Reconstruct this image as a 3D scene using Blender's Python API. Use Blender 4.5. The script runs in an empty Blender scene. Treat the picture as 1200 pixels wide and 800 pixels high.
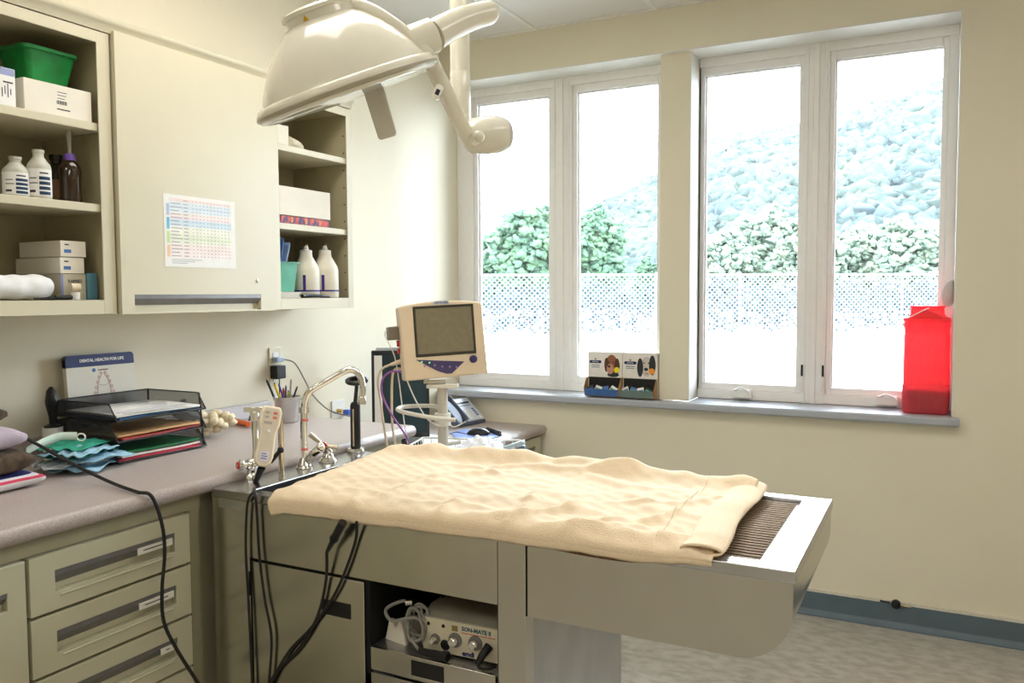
import bpy, bmesh, math, random
import numpy as np
from mathutils import Vector, Matrix
random.seed(7)
SC = bpy.context.scene
COL = SC.collection
V = Vector
# ---------------------------------------------------------------- camera
F_PX = 965.0
CAM = V((2.301, -3.65, 1.365))
_a, _b, _c = math.radians(27.35), math.radians(-3.25), math.radians(0.27)
CR = Matrix.Rotation(_a, 3, 'Z') @ Matrix.Rotation(_b, 3, 'X') @ Matrix.Rotation(_c, 3, 'Y')
RT, FW, UP = CR.col[0].copy(), CR.col[1].copy(), CR.col[2].copy()
cam_data = bpy.data.cameras.new('camera')
cam = bpy.data.objects.new('camera', cam_data)
COL.objects.link(cam)
cam_data.sensor_width = 36
cam_data.lens = F_PX / 1200 * 36
cam_data.clip_end = 2000
cam.matrix_world = Matrix.Translation(CAM) @ Matrix((RT, UP, -FW)).transposed().to_4x4()
SC.camera = cam
# ---------------------------------------------------------------- colour management, sky, lights
SC.view_settings.view_transform = 'Standard'
SC.view_settings.look = 'None'
SC.view_settings.exposure = 0.12
SC.view_settings.gamma = 1
SC.view_settings.use_curve_mapping = False
SC.cycles.use_denoising = True
SC.cycles.max_bounces = 10
SC.cycles.diffuse_bounces = 5
SC.cycles.sample_clamp_indirect = 6
world = bpy.data.worlds.new('sky'); SC.world = world
world.use_nodes = True
_bg = world.node_tree.nodes['Background']
_bg.inputs[0].default_value = (0.74, 0.875, 1.0, 1)
_bg.inputs[1].default_value = 22.0
sun_d = bpy.data.lights.new('sun', 'SUN'); sun_d.energy = 3.5; sun_d.angle = 0.02; sun_d.color = (1, .96, .88)
sun = bpy.data.objects.new('sun', sun_d); COL.objects.link(sun)
sun.rotation_euler = (math.radians(38), 0, math.radians(-35))
LAMP = 6.2
for (x0, x1) in ((0.03, 1.16), (1.30, 2.36)):        # portals: they only guide sky sampling through the two openings
    ld = bpy.data.lights.new('portal', 'AREA'); ld.shape = 'RECTANGLE'
    ld.size = x1 - x0; ld.size_y = 1.55; ld.cycles.is_portal = True
    lo = bpy.data.objects.new('portal', ld); COL.objects.link(lo)
    lo.location = ((x0 + x1) / 2, 0.30, 1.665); lo.rotation_euler = (math.radians(-90), 0, 0)
# ---------------------------------------------------------------- pixel helpers (photo is 1200 x 800): a ray met with a plane of the room
def ray(px, py):
    return RT * ((px - 600) / F_PX) + FW + UP * (-(py - 400) / F_PX)
def at(px, py, x=None, y=None, z=None, d=None):
    k = ray(px, py)
    if x is not None: t = (x - CAM.x) / k.x
    elif y is not None: t = (y - CAM.y) / k.y
    elif z is not None: t = (z - CAM.z) / k.z
    else: t = d
    return CAM + k * t
# ---------------------------------------------------------------- mesh builder
def basis(axis):
    a = V(axis).normalized()
    h = V((0, 0, 1)) if abs(a.z) < .9 else V((1, 0, 0))
    u = h.cross(a).normalized()
    return u, a.cross(u).normalized(), a
class B:
    def __init__(s, M=None):
        s.v = []; s.f = []; s.m = []; s.mi = 0; s.M = M
    def _v(s, p):
        p = V(p)
        if s.M is not None: p = s.M @ p
        s.v.append(p); return len(s.v) - 1
    def _f(s, ids):
        s.f.append(tuple(ids)); s.m.append(s.mi)
    def box(s, x0, x1, y0, y1, z0, z1):
        c = [s._v((x, y, z)) for z in (z0, z1) for y in (y0, y1) for x in (x0, x1)]
        for q in ((0, 2, 3, 1), (4, 5, 7, 6), (0, 1, 5, 4), (2, 6, 7, 3), (0, 4, 6, 2), (1, 3, 7, 5)):
            s._f([c[i] for i in q])
        return s
    def obox(s, c, ax, h):
        c = V(c); ids = []
        for k in (-1, 1):
            for j in (-1, 1):
                for i in (-1, 1):
                    ids.append(s._v(c + V(ax[0]) * (i * h[0]) + V(ax[1]) * (j * h[1]) + V(ax[2]) * (k * h[2])))
        for q in ((0, 2, 3, 1), (4, 5, 7, 6), (0, 1, 5, 4), (2, 6, 7, 3), (0, 4, 6, 2), (1, 3, 7, 5)):
            s._f([ids[i] for i in q])
        return s
    def rings(s, rings, caps=True, closed=False):
        n = len(rings[0]); R = [[s._v(p) for p in r] for r in rings]
        for i in range(len(R) - (0 if closed else 1)):
            a, b = R[i], R[(i + 1) % len(R)]
            for j in range(n):
                s._f((a[j], a[(j + 1) % n], b[(j + 1) % n], b[j]))
        if caps and not closed:
            s._f(R[0][::-1]); s._f(R[-1])
        return s
    def lathe(s, prof, o=(0, 0, 0), axis=(0, 0, 1), n=24, sx=1.0, sy=1.0, u=None):
        uu, w, a = basis(axis)
        if u is not None:
            uu = V(u).normalized(); w = a.cross(uu)
        o = V(o)
        rg = [[o + a * h + uu * (r * sx * math.cos(2 * math.pi * j / n)) + w * (r * sy * math.sin(2 * math.pi * j / n)) for j in range(n)] for r, h in prof]
        return s.rings(rg)
    def cyl(s, p0, p1, r0, r1=None, n=16):
        p0, p1 = V(p0), V(p1)
        r1 = r0 if r1 is None else r1
        return s.lathe([(r0, 0), (r1, (p1 - p0).length)], p0, p1 - p0, n)
    def tube(s, pts, r, n=8, sub=6, closed=False, flat=None):
        P = [V(p) for p in pts]
        if sub > 1 and len(P) > 2: P = catmull(P, sub, closed)
        u = None; rg = []
        for i, p in enumerate(P):
            if closed: t = P[(i + 1) % len(P)] - P[i - 1]
            else: t = P[min(i + 1, len(P) - 1)] - P[max(i - 1, 0)]
            t.normalize()
            if u is None: u = basis(t)[0]
            u = (u - t * u.dot(t)).normalized(); w = t.cross(u)
            rr = r(i / (len(P) - 1)) if callable(r) else r
            rg.append([p + u * (rr * math.cos(2 * math.pi * j / n)) + w * (rr * math.sin(2 * math.pi * j / n)) for j in range(n)])
        return s.rings(rg, closed=closed)
    def prism(s, poly, plane, a, b):
        def P(q, h):
            return {'xy': (q[0], q[1], h), 'xz': (q[0], h, q[1]), 'yz': (h, q[0], q[1])}[plane]
        r0 = [s._v(P(q, a)) for q in poly]; r1 = [s._v(P(q, b)) for q in poly]
        n = len(poly)
        for j in range(n): s._f((r0[j], r0[(j + 1) % n], r1[(j + 1) % n], r1[j]))
        s._f(r0[::-1]); s._f(r1)
        return s
    def grid(s, fn, nu, nv, wrap=False):
        ids = [[s._v(fn(i / nu, j / nv)) for j in range(nv + 1)] for i in range(nu + 1)]
        for i in range(nu):
            for j in range(nv): s._f((ids[i][j], ids[i + 1][j], ids[i + 1][j + 1], ids[i][j + 1]))
        return s
    def sheet(s, fn, nu, nv, th):
        """a surface with thickness th (downwards)"""
        top = [[V(fn(i / nu, j / nv)) for j in range(nv + 1)] for i in range(nu + 1)]
        A = [[s._v(p) for p in r] for r in top]
        Bq = [[s._v(p - V((0, 0, th))) for p in r] for r in top]
        for i in range(nu):
            for j in range(nv):
                s._f((A[i][j], A[i + 1][j], A[i + 1][j + 1], A[i][j + 1]))
                s._f((Bq[i][j + 1], Bq[i + 1][j + 1], Bq[i + 1][j], Bq[i][j]))
        for i in range(nu):
            s._f((Bq[i][0], Bq[i + 1][0], A[i + 1][0], A[i][0])); s._f((A[i][nv], A[i + 1][nv], Bq[i + 1][nv], Bq[i][nv]))
        for j in range(nv):
            s._f((A[0][j], A[0][j + 1], Bq[0][j + 1], Bq[0][j])); s._f((Bq[nu][j], Bq[nu][j + 1], A[nu][j + 1], A[nu][j]))
        return s
    def ball(s, c, r, n=16, sc=(1, 1, 1)):
        c = V(c); m = n // 2
        rg = []
        for i in range(1, m):
            th = math.pi * i / m
            rg.append([c + V((r * sc[0] * math.sin(th) * math.cos(2 * math.pi * j / n), r * sc[1] * math.sin(th) * math.sin(2 * math.pi * j / n), -r * sc[2] * math.cos(th))) for j in range(n)])
        return s.rings(rg)
def catmull(P, sub, closed=False):
    out = []; n = len(P)
    rng = range(n if closed else n - 1)
    for i in rng:
        if closed: a, b, c, d = P[i - 1], P[i], P[(i + 1) % n], P[(i + 2) % n]
        else: a, b, c, d = P[max(i - 1, 0)], P[i], P[i + 1], P[min(i + 2, n - 1)]
        for k in range(sub):
            t = k / sub
            out.append(.5 * ((2 * b) + (c - a) * t + (2 * a - 5 * b + 4 * c - d) * t * t + (3 * b - a - 3 * c + d) * t ** 3))
    if not closed: out.append(P[-1].copy())
    return out
def rrect(x0, x1, y0, y1, r, n=5):
    pts = []
    for cx, cy, a0 in ((x1 - r, y1 - r, 0), (x0 + r, y1 - r, 90), (x0 + r, y0 + r, 180), (x1 - r, y0 + r, 270)):
        for i in range(n + 1):
            a = math.radians(a0 + 90 * i / n); pts.append((cx + r * math.cos(a), cy + r * math.sin(a)))
    return pts
WL = {}
def obj(name, b, mats, parent=None, loc=None, label=None, bevel=0, ang=35, seg=2, kind=None):
    me = bpy.data.meshes.new(name)
    off = V((0, 0, 0))
    if parent is not None: off = WL[parent.name]
    elif loc is not None: off = V(loc)
    me.from_pydata([tuple(p - off) for p in b.v], [], b.f)
    if not isinstance(mats, (list, tuple)): mats = [mats]
    for m in mats: me.materials.append(m)
    me.polygons.foreach_set('material_index', b.m)
    bm = bmesh.new(); bm.from_mesh(me); bmesh.ops.recalc_face_normals(bm, faces=bm.faces); bm.to_mesh(me); bm.free()
    me.polygons.foreach_set('use_smooth', [True] * len(me.polygons))
    me.set_sharp_from_angle(angle=math.radians(ang))
    o = bpy.data.objects.new(name, me); COL.objects.link(o)
    WL[o.name] = off
    if parent is not None: o.parent = parent
    else: o.location = off
    if label: o['label'] = label
    if kind: o['kind'] = kind
    if bevel:
        md = o.modifiers.new('bevel', 'BEVEL'); md.width = bevel; md.segments = seg; md.limit_method = 'ANGLE'; md.angle_limit = math.radians(40)
        md.harden_normals = False
    return o
def tag(o, label, cat, group=None, kind=None):
    o['label'] = label; o['category'] = cat
    if group: o['group'] = group
    if kind: o['kind'] = kind
    return o
def thing(name, loc, label, cat, group=None):
    o = bpy.data.objects.new(name, None); COL.objects.link(o); o.location = V(loc)
    o.empty_display_size = .05
    WL[o.name] = V(loc)
    return tag(o, label, cat, group)
def struct(name, b, m, parent=None, bevel=0, **k):
    return obj(name, b, m, parent, bevel=bevel, kind=None if parent else 'structure', **k)
def copy_tree(o, parent=None):
    c = o.copy(); COL.objects.link(c)
    WL[c.name] = WL[o.name].copy()
    if parent is not None: c.parent = parent
    for ch in list(o.children): copy_tree(ch, c)
    return c
def dup(o, loc, label=None, rz=None):
    c = copy_tree(o); c.location = V(loc); WL[c.name] = V(loc)
    if label: c['label'] = label
    if rz is not None: c.rotation_euler.z = rz
    return c
def text(name, s, size, o, right, up, mat, parent, align='CENTER', bold=0.0, ext=.0004, sx=1.0):
    cu = bpy.data.curves.new('t', 'FONT'); cu.body = s; cu.size = size; cu.extrude = ext; cu.align_x = align; cu.align_y = 'CENTER'; cu.offset = bold
    cu.resolution_u = 2
    to = bpy.data.objects.new('t', cu)
    me = bpy.data.meshes.new_from_object(to)
    right = V(right).normalized(); up = V(up); up = (up - right * up.dot(right)).normalized(); n = right.cross(up)
    M = Matrix((right * sx, up, n)).transposed().to_4x4(); M.translation = V(o) - WL[parent.name]
    me.transform(M); me.materials.clear(); me.materials.append(mat); me.name = name
    ob = bpy.data.objects.new(name, me); COL.objects.link(ob); ob.parent = parent; WL[ob.name] = WL[parent.name].copy()
    bpy.data.objects.remove(to); bpy.data.curves.remove(cu)
    return ob
# ---------------------------------------------------------------- materials
def mat(name, col, rough=.5, metal=0., var=.04, scale=30., bump=0., bscale=None, coat=0., trans=0., ior=1.45, emit=None, estr=0., col2=None, stretch=None, sss=0., alpha=1., detail=4, ramp=(.35, .65)):
    m = bpy.data.materials.new(name); m.use_nodes = True
    N = m.node_tree.nodes; L = m.node_tree.links; p = N['Principled BSDF']
    tc = N.new('ShaderNodeTexCoord'); mp = N.new('ShaderNodeMapping'); L.new(tc.outputs['Object'], mp.inputs[0])
    if stretch: mp.inputs['Scale'].default_value = stretch
    nz = N.new('ShaderNodeTexNoise'); nz.inputs['Scale'].default_value = scale; nz.inputs['Detail'].default_value = detail
    L.new(mp.outputs[0], nz.inputs['Vector'])
    c = V(col[:3])
    lo = col2 if col2 else tuple(max(0, x * (1 - var)) for x in c)
    hi = tuple(min(1, x * (1 + var)) for x in c)
    cr = N.new('ShaderNodeValToRGB'); L.new(nz.outputs[0], cr.inputs[0])
    cr.color_ramp.elements[0].position = ramp[0]; cr.color_ramp.elements[1].position = ramp[1]
    cr.color_ramp.elements[0].color = (*lo, 1); cr.color_ramp.elements[1].color = (*hi, 1)
    L.new(cr.outputs[0], p.inputs['Base Color'])
    p.inputs['Roughness'].default_value = rough; p.inputs['Metallic'].default_value = metal
    p.inputs['Coat Weight'].default_value = coat; p.inputs['Transmission Weight'].default_value = trans; p.inputs['IOR'].default_value = ior
    p.inputs['Alpha'].default_value = alpha
    if sss: p.inputs['Subsurface Weight'].default_value = sss; p.inputs['Subsurface Scale'].default_value = .02
    if emit: p.inputs['Emission Color'].default_value = (*emit, 1); p.inputs['Emission Strength'].default_value = estr
    if bump:
        nb = N.new('ShaderNodeTexNoise'); nb.inputs['Scale'].default_value = bscale or scale; nb.inputs['Detail'].default_value = 5
        L.new(mp.outputs[0], nb.inputs['Vector'])
        bp = N.new('ShaderNodeBump'); bp.inputs['Strength'].default_value = bump; bp.inputs['Distance'].default_value = .002
        L.new(nb.outputs[0], bp.inputs['Height']); L.new(bp.outputs[0], p.inputs['Normal'])
    return m
def sr(r, g, b):
    f = lambda c: ((c / 255 + .055) / 1.055) ** 2.4 if c > 10 else c / 255 / 12.92
    return (f(r), f(g), f(b))
M_wall = mat('cream_wall_paint', sr(230, 222, 200), .75, var=.015, scale=3, bump=.08, bscale=300)
M_white_paint = mat('white_reveal_paint', sr(226, 224, 216), .6, var=.01)
M_ceil = mat('ceiling_tile', sr(228, 226, 222), .9, var=.03, scale=250, bump=.15, bscale=300)
M_grid = mat('ceiling_grid_metal', sr(235, 233, 228), .5)
M_floor = mat('vinyl_floor', sr(188, 184, 176), .35, var=.0, col2=sr(164, 158, 148), scale=16, bump=.02, bscale=60, detail=12, ramp=(.38, .62), coat=.1, stretch=(1, 1.6, 1))
M_base = mat('blue_grey_baseboard', sr(92, 108, 118), .45, var=.05, scale=12)
M_basewhite = mat('white_caulk', sr(215, 208, 192), .6)
M_frame = mat('window_vinyl', sr(244, 242, 240), .4, var=.01)
M_sill = mat('grey_sill_laminate', sr(176, 180, 188), .3, var=.02, scale=90)
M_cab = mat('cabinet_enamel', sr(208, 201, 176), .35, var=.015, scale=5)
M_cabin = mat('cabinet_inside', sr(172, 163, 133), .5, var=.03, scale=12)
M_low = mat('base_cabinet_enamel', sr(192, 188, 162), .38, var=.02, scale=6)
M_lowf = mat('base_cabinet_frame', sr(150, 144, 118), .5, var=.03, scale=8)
M_pull = mat('grey_pull_strip', sr(118, 116, 116), .35, metal=.3, var=.05, scale=40)
M_label = mat('paper_label', sr(225, 222, 212), .7, var=.02)
M_counter = mat('speckled_laminate', sr(182, 170, 164), .32, var=.0, col2=sr(158, 146, 141), scale=420, detail=2, ramp=(.42, .58))
M_steel = mat('brushed_stainless', (.62, .60, .545), .23, metal=1, var=.025, scale=5, stretch=(3, 1, 1), bump=.01, bscale=60)
M_steelp = mat('stainless_top', (.56, .555, .56), .27, metal=1, var=.05, scale=10, stretch=(1, 5, 1), bump=.02, bscale=60)
M_steel2 = mat('stainless_side', (.55, .55, .55), .42, metal=1, var=.05, scale=12)
M_dark = mat('dark_recess', sr(22, 22, 20), .6)
M_gap = mat('black_gap', sr(14, 13, 12), .8)
M_chrome = mat('chrome', (.80, .79, .76), .08, metal=1, var=.02)
M_brass = mat('worn_chrome', (.62, .55, .42), .22, metal=1, var=.15, scale=40)
M_black = mat('black_plastic', sr(26, 26, 28), .4, var=.1)
M_blackm = mat('black_rubber', sr(30, 28, 27), .6, var=.1)
M_white = mat('white_plastic', sr(236, 234, 228), .35, var=.01)
M_card = mat('white_card', sr(228, 222, 208), .65, var=.02, scale=20)
M_cardg = mat('grey_card', sr(186, 180, 160), .65, var=.02, scale=20)
M_paper = mat('white_paper', sr(238, 237, 234), .7, var=.015)
M_ink = mat('dark_ink', sr(60, 60, 66), .7)
M_navy = mat('navy_ink', sr(32, 44, 96), .5, var=.08)
M_blue = mat('blue_print', sr(70, 112, 176), .5, var=.06)
M_lamp = mat('lamp_enamel', sr(232, 228, 212), .16, var=.01, coat=.4)
M_lampg = mat('lamp_trim', sr(168, 160, 138), .3, var=.03)
M_beige = mat('beige_plastic', sr(222, 203, 176), .42, var=.02)
M_red = mat('red_print', sr(190, 44, 40), .45)
M_orange = mat('orange_print', sr(242, 150, 30), .5)
M_yellow = mat('yellow_print', sr(240, 222, 30), .5)
M_green = mat('green_plastic', sr(24, 130, 62), .35, var=.15, scale=25)
M_teal = mat('teal_plastic', sr(72, 158, 128), .4, var=.08)
# ================================================================ the room
XR, YB, ZC = 4.3, -6.2, 2.64
SILL, WTOP, OX0, OX1, PX0, PX1, WD = 0.878, 2.447, 0.002, 2.362, 1.163, 1.297, 0.17
b = B()
b.box(-.15, XR + .15, 0, .28, -.1, SILL - .035)           # below the windows
b.box(-.15, XR + .15, 0, .28, WTOP, ZC + .3)
b.box(OX1, XR + .15, 0, .28, SILL - .035, WTOP)
b.box(-.15, 0.0, 0, .28, SILL - .035, WTOP)
struct('wall_back', b, M_wall)
b = B(); b.box(PX0, PX1, .03, .28, SILL, WTOP); struct('trim_1', b, M_wall)
struct('wall_left', B().box(-.15, 0, YB, 0.0, -.1, ZC + .3), M_wall)
struct('wall_right', B().box(XR, XR + .15, YB, 0, -.1, ZC + .3), M_wall)
struct('wall_front', B().box(-.15, XR + .15, YB - .15, YB, -.1, ZC + .3), M_wall)
struct('floor', B().box(-.15, XR + .15, YB, .0, -.1, 0), M_floor)
ceil = struct('ceiling', B().box(-.15, XR + .15, YB, 0, ZC, ZC + .12), M_ceil)
b = B()
for k in range(-0, 7):
    x = .548 + .597 * k
    b.box(x - .012, x + .012, YB, 0, ZC - .003, ZC + .001)
for k in range(5): b.box(0, XR, -1.25 - 1.22 * k - .012, -1.25 - 1.22 * k + .012, ZC - .003, ZC + .001)
b.box(0, XR, -.022, 0, ZC - .005, ZC + .001); b.box(0, .022, YB, 0, ZC - .005, ZC + .001)
obj('ceiling_grid', b, M_grid, ceil)
# white lining of the window openings
b = B()
b.box(OX0, OX1, 0.0005, .28, WTOP - .006, WTOP + .002)
b.box(OX1 - .006, OX1 + .002, 0.0005, .28, SILL, WTOP)
b.box(PX1 - .002, PX1 + .006, 0.0305, .28, SILL, WTOP)

struct('trim_2', b, M_white_paint)
b = B(); b.box(OX0, PX0, 0.0, .28, SILL - .034, SILL); b.box(PX1, OX1, 0.0, .28, SILL - .034, SILL); b.box(PX0, PX1, 0, .03, SILL - .034, SILL)
b.box(0.002, at(1125, 493, y=-.045).x, -.045, 0, SILL - .034, SILL)
struct('trim_3', b, M_sill, bevel=.008)
# baseboard
b = B(); b.box(0, XR, -.012, 0, 0, .098); b.prism([(-.012, 0), (-.03, 0), (-.03, .004), (-.018, .012), (-.012, .025)], 'yz', 0, XR)
bb = struct('baseboard_back', b, M_base)
obj('caulk_line', B().box(0, XR, -.010, 0, .098, .110), M_basewhite, bb)
b = B(); b.box(XR - .012, XR, YB, -.03, 0, .098); struct('baseboard_right', b, M_base)
def window(name, x0, x1, panes, crank_px):
    """panes: (x0,x1) clear glass spans of the two sashes"""
    g0, g1 = .951, 2.366
    y0, y1 = WD, WD + .07
    b = B()
    (a0, a1), (c0, c1) = panes
    b.box(x0, x1, y0, y1, g1 + .035, WTOP - .005); b.box(x0, x1, y0, y1, SILL + .0015, g0 - .03)
    b.box(x0, a0 - .022, y0, y1, g0 - .03, g1 + .035); b.box(c1 + .022, x1, y0, y1, g0 - .03, g1 + .035)
    b.box(a1 + .022, c0 - .022, y0, y1, g0 - .03, g1 + .035)
    xm = (a1 + c0) / 2
    b.box(xm - .012, xm + .012, y0 - .008, y0, SILL + .0015, WTOP - .005)
    b.box(xm - .045, xm - .032, y0 - .004, y0, SILL + .0015, WTOP - .005); b.box(xm + .032, xm + .045, y0 - .004, y0, SILL + .0015, WTOP - .005)
    w = struct(name, b, M_frame, bevel=.003)
    for p0, p1 in panes:
        s = B(); t = .022
        s.box(p0 - t, p0, y0 + .015, y1 - .01, g0 - .03, g1 + .035); s.box(p1, p1 + t, y0 + .015, y1 - .01, g0 - .03, g1 + .035)
        s.box(p0, p1, y0 + .015, y1 - .01, g1, g1 + .035); s.box(p0, p1, y0 + .015, y1 - .01, g0 - .03, g0)
        s.box(p0, p0 + .006, y0 + .03, y1 - .02, g0, g1); s.box(p0, p1, y0 + .03, y1 - .02, g1 - .006, g1)
        sash = obj('sash', s, M_frame, w, bevel=.002)
        obj('pane', B().box(p0 - .005, p1 + .005, y0 + .040, y0 + .044, g0 - .005, g1 + .005), M_glass, sash)
    for cx in crank_px:
        c = B(); c.prism(rrect(cx - .042, cx + .042, SILL + .012, SILL + .052, .006), 'xz', y0 - .028, y0)
        ck = obj('crank_cover', c, M_white, w, bevel=.003)
        h = B(); h.tube([(cx - .03, y0 - .03, SILL + .048), (cx - .005, y0 - .038, SILL + .06), (cx + .02, y0 - .038, SILL + .052), (cx + .035, y0 - .036, SILL + .04)], .005, 8)
        obj('crank_handle', h, M_white, ck)
    if len(crank_px):
        for sx in (a1 + .03, c0 - .03):
            l = B(); l.box(sx - .004, sx + .004, y0 - .012, y0, 1.0, 1.05); lk = obj('latch', l, M_black, w, bevel=.002)
            l = B(); l.box(sx - .006, sx + .006, y0 - .008, y0, .93, 1.0); obj('latch_plate', l, M_white, w, bevel=.002)
    return w
M_glass = bpy.data.materials.new('window_glass'); M_glass.use_nodes = True
_N = M_glass.node_tree.nodes; _L = M_glass.node_tree.links; _N.clear()
_o = _N.new('ShaderNodeOutputMaterial'); _mx = _N.new('ShaderNodeMixShader'); _tr = _N.new('ShaderNodeBsdfTransparent'); _gl = _N.new('ShaderNodeBsdfGlossy')
_fr = _N.new('ShaderNodeFresnel'); _fr.inputs[0].default_value = 1.3; _gl.inputs['Roughness'].default_value = .02
_nz = _N.new('ShaderNodeTexNoise'); _nz.inputs['Scale'].default_value = 4; _mr = _N.new('ShaderNodeMapRange'); _mr.inputs['To Min'].default_value = .96; _mr.inputs['To Max'].default_value = .98
_L.new(_nz.outputs[0], _mr.inputs[0]); _L.new(_mr.outputs[0], _tr.inputs[0])
_L.new(_fr.outputs[0], _mx.inputs[0]); _L.new(_tr.outputs[0], _mx.inputs[1]); _L.new(_gl.outputs[0], _mx.inputs[2]); _L.new(_mx.outputs[0], _o.inputs[0])
window('window_1', .0005, PX0 + .001, ((.117, .53), (.687, 1.10)), ())
window('window_2', PX1 + .007, OX1 - .007, ((1.326, 1.742), (1.889, 2.298)), (at(871, 460, y=WD).x, at(1040, 466, y=WD).x))
# ceiling lights (fluorescent troffers with prismatic diffusers)
M_diff = mat('lit_diffuser', sr(250, 248, 240), .4, emit=(1, .955, .89), estr=LAMP)
def troffer(x, y, label):
    t = thing('ceiling_light', (x, y, ZC - .03), label, 'ceiling light', 'fluorescent panels in the ceiling')
    b = B(); w, l = .28, .58
    b.box(x - w - .02, x - w, y - l - .02, y + l + .02, ZC - .02, ZC - .001); b.box(x + w, x + w + .02, y - l - .02, y + l + .02, ZC - .02, ZC - .001)
    b.box(x - w, x + w, y - l - .02, y - l, ZC - .02, ZC - .001); b.box(x - w, x + w, y + l, y + l + .02, ZC - .02, ZC - .001)
    obj('frame', b, M_grid, t)
    obj('diffuser', B().box(x - w, x + w, y - l, y + l, ZC - .016, ZC - .004), M_diff, t)
    return t
for x, y, s in ((0.85, -1.90, 'rectangular ceiling light above the counter and wall cabinets'), (2.64, -1.90, 'rectangular ceiling light above the end of the steel table'),
                (0.85, -4.35, 'rectangular ceiling light behind the camera by the left wall'), (2.64, -4.35, 'rectangular ceiling light behind the camera in the middle of the room')):
    troffer(x, y, s)
# ================================================================ wall cabinets
CF = .285                               # front of the wall cabinets
zb = 1.318; zt = at(113, 50, x=CF).z + .03
ya = at(131, 200, x=CF).y               # between the left open unit and the door unit
yb_ = at(319, 240, x=CF).y
yc = at(412, 250, x=CF).y
print('cab', ya, yb_, yc, zb, zt)
def open_unit(name, y0, y1, label, shelf_z, stile=.02, rail=.025):
    t = thing(name, (0, (y0 + y1) / 2, zb), label, 'cabinet')
    b = B()
    b.box(.003, CF, y0, y0 + .018, zb, zt); b.box(.003, CF, y1 - .018, y1, zb, zt)
    b.box(.003, CF, y0, y1, zb, zb + .02); b.box(.003, CF, y0, y1, zt - .02, zt)
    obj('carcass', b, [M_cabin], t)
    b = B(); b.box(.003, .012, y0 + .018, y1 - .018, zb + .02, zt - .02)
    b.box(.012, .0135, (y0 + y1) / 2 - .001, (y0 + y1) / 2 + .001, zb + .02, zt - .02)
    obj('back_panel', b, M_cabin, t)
    # face frame
    b = B()
    b.box(CF, CF + .004, y0, y0 + stile + .018, zb, zt); b.box(CF, CF + .004, y1 - stile - .018, y1, zb, zt)
    b.box(CF, CF + .004, y0 + stile + .018, y1 - stile - .018, zb, zb + .038); b.box(CF, CF + .004, y0 + stile + .018, y1 - stile - .018, zt - .03, zt)
    ff = obj('face_frame', b, M_cab, t, bevel=.001)
    for k in range(10):
        zz = zb + .07 + k * .065
        if min(abs(zz - q + .011) for q in shelf_z) < .02: continue
        h = B(); h.cyl((CF - .02, y1 - .0181, zz), (CF - .02, y1 - .0188, zz), .003, n=8)
        obj('shelf_pin_hole', h, M_dark, t)
    for zz in shelf_z:
        obj('shelf', B().box(.014, CF - .004, y0 + .019, y1 - .019, zz - .022, zz), M_cab, t, bevel=.002)
    return t
s1 = at(60, 131, x=CF).z; s2 = at(60, 232, x=CF).z
SH = dict(l1=at(108, 141, x=CF).z, l2=at(110, 236, x=CF).z, r1=at(400, 184, x=CF).z, r2=at(400, 268, x=CF).z, bot=zb + .038)
SH['l1'] = (SH['l1'] + at(0, 123, x=CF).z) / 2; SH['l2'] = (SH['l2'] + at(0, 229, x=CF).z) / 2
print(SH)
UL = open_unit('wall_cabinet', ya - .62, ya, 'open beige wall cabinet at the far left with bottles and boxes', (SH['l1'], SH['l2']))
UR = open_unit('wall_cabinet', yb_, yc, 'open beige wall cabinet nearest the window, right of the closed door', (SH['r1'], SH['r2']), stile=.012)
t = thing('wall_cabinet', (0, (ya + yb_) / 2, zb), 'closed beige wall cabinet with taped chart and recessed grey handle', 'cabinet')
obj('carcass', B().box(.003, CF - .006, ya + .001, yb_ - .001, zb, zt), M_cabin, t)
d = B(); y0, y1 = ya + .006, yb_ - .001; z0 = zb - .002; z1 = zt + .01; hx0, hx1 = CF - .004, CF + .018
hy0, hy1, hz0, hz1 = at(158, 355, x=CF + .018).y, at(306, 355, x=CF + .018).y, at(158, 366, x=CF + .018).z, at(158, 345, x=CF + .018).z
O_ = [(y0, z0), (y1, z0), (y1, z1), (y0, z1)]; I_ = [(hy0, hz0), (hy1, hz0), (hy1, hz1), (hy0, hz1)]
d.rings([[(x, y, z) for y, z in q] for q, x in ((O_, hx0), (O_, hx1), (I_, hx1), (I_, hx0))], caps=False, closed=True)
door = obj('door', d, M_cab, t)
d = B(); d.box(hx0, hx0 + .004, hy0, hy1, hz0, hz1); d.mi = 1; d.prism([(hx1 - .001, hz1), (hx1 - .001, hz1 - .012), (hx0 + .006, hz1 - .03), (hx0 + .003, hz1)], 'xz', hy0 + .001, hy1 - .001)
obj('handle', d, [M_cab, M_pull], door, label='recessed grey finger pull')
p = at(301, 329, x=hx1); d = B(); d.lathe([(.007, 0), (.007, .002), (.005, .003)], p, (1, 0, 0), 14); d.mi = 1; d.box(p.x + .003, p.x + .0035, p.y - .001, p.y + .001, p.z - .004, p.z + .004)
obj('lock', d, [M_chrome, M_dark], door)
# crown strip above all three units
b = B(); zc0 = zt + .003
b.prism([(.003, zc0), (CF + .006, zc0), (CF + .012, zc0 + .018), (CF + .016, zc0 + .022), (CF + .02, zc0 + .03), (CF + .02, zc0 + .038), (.003, zc0 + .038)], 'xz', ya - .62, yc)
tag(obj('cornice', b, M_cab, loc=(0, ya, zc0)), 'long beige cornice strip running along the tops of the wall cabinets', 'cornice')
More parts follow.
